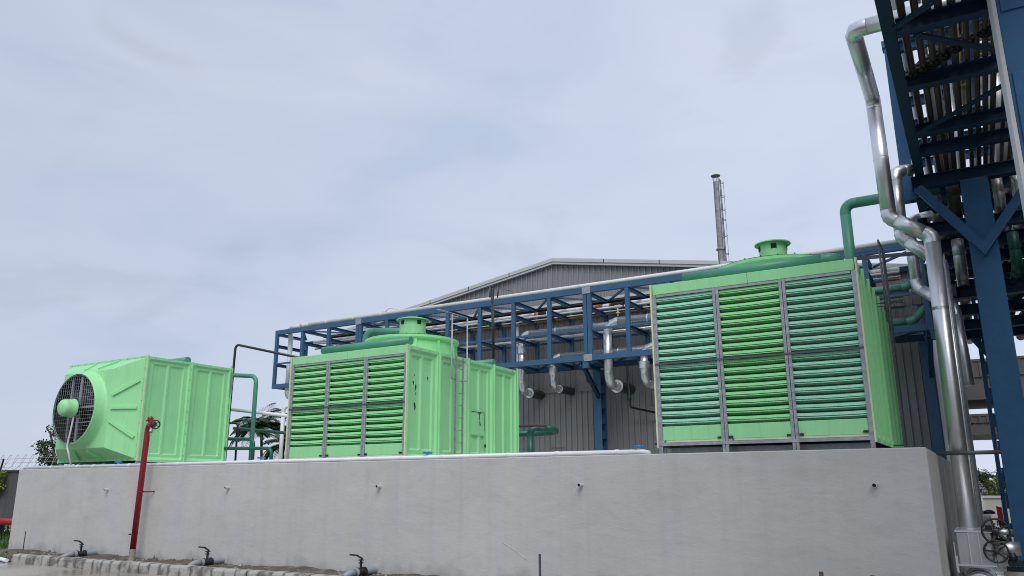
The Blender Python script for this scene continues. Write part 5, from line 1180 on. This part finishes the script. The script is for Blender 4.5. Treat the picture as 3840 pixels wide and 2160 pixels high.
def tree(name, base, tips, mat, label, cr, n, L_, w, group=None, trunk_r=0.12):
    o = empty(name, base, label, 'tree', group); b = Vector(base); tm = MB(); fm = MB()
    fork = b+(Vector(tips[0])-b)*0.35+Vector((0, 0, 0.1))
    tm.tube([b, b+(fork-b)*.5+Vector((.03, .02, 0)), fork], trunk_r, 9)
    for t in tips:
        t = Vector(t); mid = fork+(t-fork)*.5+Vector((rnd.uniform(-.15, .15), rnd.uniform(-.15, .15), .12)); tm.tube([fork, mid, t], trunk_r*.4, 6)
        for f, rr in ((1.0, 1.0), (.72, .85), (.45, .6)):
            c = fork+(t-fork)*f
            for _ in range(3): clump(fm, c+rdir()*cr*.6, cr*rr*.62, n//3, L_, w, .8)
    tm.build('trunk', M['bark'], o); fm.build('crown', mat, o); return o
tree('leafy_tree', (-37.3, 22, 0), [(-39.1, 22, 3.65), (-38.35, 21.8, 4.2), (-38.6, 22.2, 2.9), (-37.6, 22.3, 3.5), (-37.8, 21.8, 2.5), (-38.75, 22, 3.3)], M['leaf'], 'sparse leafy tree leaning left behind the barbed wire', 0.46, 120, 0.15, 0.042)
def palm(base, hgt, lean, nf, FL, label, wind=(0.5, 0.2), name='palm_tree', group=None, droop=0.9):
    o = empty(name, base, label, 'palm', group); b = Vector(base); top = b+Vector((lean[0], lean[1], hgt))
    tm = MB(); tm.tube([b, b+(top-b)*.5-Vector((lean[0]*.15, 0, 0)), top], 0.14, 10); tm.build('trunk', M['bark'], o)
    fm = MB(); rm = MB()
    for i in range(nf):
        az = 2*math.pi*i/nf+rnd.uniform(-.2, .2); el = rnd.uniform(-.15, 1.15)
        d = Vector((math.cos(az)*math.cos(el), math.sin(az)*math.cos(el), math.sin(el))); p = top.copy(); pts = [p.copy()]; n = 14; FLi = FL*rnd.uniform(.8, 1.1)
        for k in range(n):
            d = (d+Vector((wind[0]*.06, wind[1]*.06, -.055-droop*.10*k/n))).normalized(); p = p+d*FLi/n; pts.append(p.copy())
        rm.tube(pts, 0.016, 4)
        for k in range(1, n+1):
            dd = (pts[k]-pts[k-1]).normalized(); sd = dd.cross(Vector((0, 0, 1))); sd = sd.normalized() if sd.length > 1e-3 else Vector((1, 0, 0))
            for sg in (-1, 1):
                for h in (0.0, .5):
                    ll = FL*.30*math.sin(math.pi*(0.12+0.83*(k-h)/n))
                    leaf(fm, pts[k]-(pts[k]-pts[k-1])*h, ll*rnd.uniform(.8, 1.1), .060*FL/3, sd*sg+dd*.8+Vector((wind[0]*.4, wind[1]*.4, -.45)), (0, 0, 1))
    fm.build('frond', M['palm'], o); rm.build('frond_stem', M['palm'], o); return o
palm((-65.5, 60, 0), 8.0, (-0.6, 0), 44, 3.9, 'windswept palm behind the upright green pipe', (1.0, .3), group='palms between the left and middle towers')
palm((-63.4, 60.5, 0), 5.9, (0.3, 0), 40, 3.6, 'lower palm right of the upright green pipe', (1.0, .2), group='palms between the left and middle towers')
palm((-61.0, 62, 0), 6.9, (0.2, 0), 34, 3.2, 'palm half hidden by the left edge of the middle tower', (-.5, .2), group='palms between the left and middle towers')
tree('bushy_tree', (-54.5, 54, 0), [(-54.7, 54, 5.9), (-54.2, 54, 6.6), (-55.0, 54, 5.0), (-54.3, 54, 4.2), (-54.0, 54, 5.4), (-54.6, 54, 3.2)], M['leaf'], 'bushy tree against the left edge of the middle tower', 0.5, 150, .2, .06)
for i, (bx, bw, hh, lb) in enumerate(((-69.2, 1.1, 2.7, 'dark bush low behind the thin black pipes'), (-66.9, 1.0, 2.9, 'dark bush below the windswept palm'), (-63.3, 1.2, 2.7, 'dark bush below the lower palm'))):
    o = empty('dark_bush', (bx, 60, 0), lb, 'bush', 'bushes behind the basin'); fm = MB()
    for _ in range(9): clump(fm, (bx+rnd.uniform(-bw, bw), 60+rnd.uniform(-.5, .5), hh-rnd.uniform(0, 1.6)), .6, 130, .26, .08)
    fm.build('foliage', M['leaf'], o); MB().tube([(bx, 60, 0), (bx+.1, 60, hh*.7)], .06, 6).build('stem', M['bark'], o)
# far right trees beyond the cream wall
for i, (bx, by, hh, lb) in enumerate(((-0.9, 90, 2.6, 'dense green tree beyond the cream wall, beside the risers'), (0.6, 92, 2.1, 'lower green tree beyond the cream wall'), (2.2, 90, 2.6, 'green tree beyond the cream wall, behind the T column'), (4.4, 90, 3.0, 'rightmost green tree beyond the cream wall'))):
    o = empty('garden_tree', (bx, by, 0), lb, 'tree', 'trees beyond the cream wall'); fm = MB()
    for _ in range(16): clump(fm, (bx+rnd.uniform(-1.0, 1.0), by+rnd.uniform(-.8, .8), hh-rnd.random()**1.5*2.0), .5, 90, .2, .07)
    fm.build('crown', M['leaf_light'] if i == 1 else M['leaf'], o); MB().tube([(bx, by, 0), (bx, by, hh*.7)], .1, 6).build('trunk', M['bark'], o)
palm((0.15, 95, 0), 2.2, (0, 0), 16, 1.3, 'small palm head above the far right trees, nearer the risers', (.6, 0), group='palms at the far right'); palm((1.05, 95, 0), 2.0, (0, 0), 16, 1.3, 'small palm head above the far right trees, nearer the T column', (.6, 0), group='palms at the far right')
o = empty('garden_shrub', (0.12, 24, 0), 'leafy shrub behind the upper handwheel', 'shrub'); fm = MB()
for _ in range(8): clump(fm, (.12+rnd.uniform(-.15, .22), 24+rnd.uniform(-.2, .2), rnd.uniform(.1, .62)), .13, 70, .07, .022)
fm.build('foliage', M['leaf'], o); MB().tube([(.12, 24, 0), (.14, 24, .5)], .015, 5).build('stem', M['bark'], o)

# ------------------------------------------------------------------ boundary at the far left
bw = empty('boundary_wall', (-36, 20, 0), 'weathered boundary wall, darkened in colour for tree shade, at the far left under coiled barbed wire', 'wall')
MB().box(-60, -24.5, 20.0, 20.2, 0, 2.30).build('wall_body', M['boundary'], bw); MB().box(-60, -24.5, 19.93, 20.25, 2.302, 2.37).build('coping', M['boundary'], bw)
for xx in (-54, -46.3, -38.9, -31.5): MB().box(xx-.25, xx+.25, 19.72, 19.998, 0, 2.30).build('pilaster', M['boundary'], bw)
rz = empty('barbed_wire', (-36, 20.1, 2.37), 'coiled barbed wire on slanted posts along the top of the boundary wall', 'barbed wire')
q = MB(); pts = []
for k in range(44*18): t = k/18; pts.append((-56+t*0.62, 20.1+.06*math.sin(t*3.1), 2.72+0.30*math.sin(2*math.pi*t))) if False else pts.append((-56+t*0.62+.22*math.cos(2*math.pi*t), 20.1+.30*math.sin(2*math.pi*t)*.5, 2.72+0.33*math.sin(2*math.pi*t)))
q.tube(pts, 0.0085, 5, caps=False); q.build('coil', M['wire'], rz)
for z in (2.50, 2.68, 2.86): MB().tube([(-58, 20.1, z), (-26, 20.1, z)], 0.007, 5).build('strand', M['wire'], rz)
for k, xx in enumerate((-52, -45.0, -38.95, -33.2)): MB().bar((xx, 20.1, 2.30), (xx+.18, 20.1, 2.88), .06, .06).build('post', M['black'], rz)
o = empty('creeper', (-38.7, 19.8, 1.5), 'yellow-green creeper hanging over the boundary wall', 'creeper'); fm = MB(); tm = MB()
for (cx_, cz_) in ((-39.0, 2.15), (-38.55, 2.25), (-38.2, 2.1), (-38.0, 2.2), (-38.25, 1.75), (-38.05, 1.65), (-38.3, 1.5)): clump(fm, (cx_, 19.75, cz_), .16, 45, .14, .045)
tm.tube([(-38.6, 19.85, 2.35), (-38.3, 19.82, 1.9), (-38.2, 19.84, 1.4)], .012, 5); fm.build('leaves', M['leaf_light'], o); tm.build('stem', M['bark'], o)
rp_ = simple_pipe('red_pipe', [(-34.0, 14.0, 0.62), (-24.5, 14.0, 0.57)], 0.10, M['red'], 'red horizontal fire pipe leaving behind the left end of the wall', 'pipe')
for xx, lb in ((-30.0, 'black support under the red fire pipe, further from the wall'), (-26.6, 'black support under the red fire pipe, next to the wall end')):
    tag(MB().box(xx-.05, xx+.05, 13.92, 14.08, 0, .47).build('pipe_support', M['black'], None, (xx, 14, 0)), lb, 'support', 'supports of the red pipe')
simple_pipe('ground_pipe', [(-20.6, 10.35, .05), (-19.0, 10.12, .05), (-18.75, 10.05, .05), (-17.95, 9.86, .045)] if False else [(-21.5, 10.62, .055), (-19.2, 10.20, .055), (-18.72, 10.08, .05)], 0.04, M['pvc'], 'white plastic pipe lying on the ground before the kerb end', 'pipe')
gm = MB()
for _ in range(2600):
    x_ = rnd.uniform(-30, -21.3); y_ = rnd.uniform(10.9, 15.5); h = rnd.uniform(.08, .32)*(1 if rnd.random() < .8 else 1.7)
    d = Vector((rnd.uniform(-.5, .5), rnd.uniform(-.5, .5), 1)); leaf(gm, (x_, y_, 0), h, .012, d, rdir())
for _ in range(260):
    x_ = rnd.uniform(-21.9, -18.7); y_ = rnd.uniform(10.25, 11.0); leaf(gm, (x_, y_, .03), rnd.uniform(.05, .16), .012, (rnd.uniform(-.6, .6), rnd.uniform(-.6, .6), 1), rdir())
tag(gm.build('grass', M['grass']), 'rough grass at the left end of the wall', 'grass', kind='stuff')
o = empty('weed_bush', (-26.2, 14.8, 0), 'low weedy bush at the left end of the wall', 'bush'); fm = MB()
for _ in range(14): clump(fm, (-26.6+rnd.uniform(-1.5, 1.0), 14.9+rnd.uniform(-.4, .4), rnd.uniform(.05, .38)), .22, 60, .12, .035)
fm.build('foliage', M['leaf'], o); MB().tube([(-26.2, 14.8, 0), (-26.1, 14.8, .3)], .02, 5).build('stem', M['bark'], o)
sb = MB()
for (x_, n_) in ((-15.2, 7), (-14.6, 5), (-16.6, 8), (-14.1, 6), (-17.9, 5), (-19.2, 6)):
    for _ in range(n_):
        px, py, r = x_+rnd.gauss(0, .13), rnd.uniform(11.15, 11.36), rnd.uniform(.04, .10)
        sb.add([(px-r, py, .08), (px+r, py, .08), (px, py-r, .07), (px, py+r*.4, .08), (px+rnd.uniform(-.5, .5)*r, py+rnd.uniform(-.3, .3)*r, .08+r*rnd.uniform(.7, 1.5))], [(0, 2, 4), (2, 1, 4), (1, 3, 4), (3, 0, 4)])
for k in range(22):
    x_ = -21.1+k*.115+rnd.uniform(-.03, .03); y_ = rnd.uniform(10.3, 10.6); r = rnd.uniform(.05, .1)
    sb.add([(x_-r, y_, .04), (x_+r, y_, .04), (x_, y_-r, .04), (x_, y_+r, .04), (x_+rnd.uniform(-.02, .02), y_, .04+r*.9)], [(0, 2, 4), (2, 1, 4), (1, 3, 4), (3, 0, 4)])
tag(sb.build('loose_stones', M['soil'], None, (-20, 10.7, 0)), 'broken stones and mud clods at the end of the kerb', 'stones', kind='stuff')

# ------------------------------------------------------------------ unseen building added right of the rack to shade the tall tower
pb = empty('unseen_shade_building', (7.5, 15.5, 0), 'unseen dark grey sheeted building added right of the pipe rack as a shade blocker', 'building')
MB().box(3.65, 12, 10.5, 20.5, 0, 9.0).build('building_core', M['shed'], pb)
q = MB().box(3.35, 12.2, 10.2, 20.8, 9.0, 9.25).build('roof', M['roof'], pb)
for k in range(10):
    m = MB(); y0 = 10.5+k
    m.box(3.60, 3.645, y0+.003, y0+.997, 0.4, 8.99)
    for j in range(5): m.box(3.565, 3.597, y0+.06+j*.2, y0+.12+j*.2, 0.4, 8.99)
    m.build('wall_sheet', M['shed'], pb)
for k in range(3): MB().ibeam((3.45, 10.7+k*4.8, 0), (3.45, 10.7+k*4.8, 8.98), 0.2, 0.2, 0.014, (1, 0, 0)).build('column', M['navy_shaded'], pb)
d = MB().box(3.50, 3.56, 12.0, 14.4, 0, 2.6).build('door', M['navy_shaded'], pb); MB().box(3.46, 3.498, 12.15, 12.2, 1.0, 1.25).build('handle', M['galv'], d)
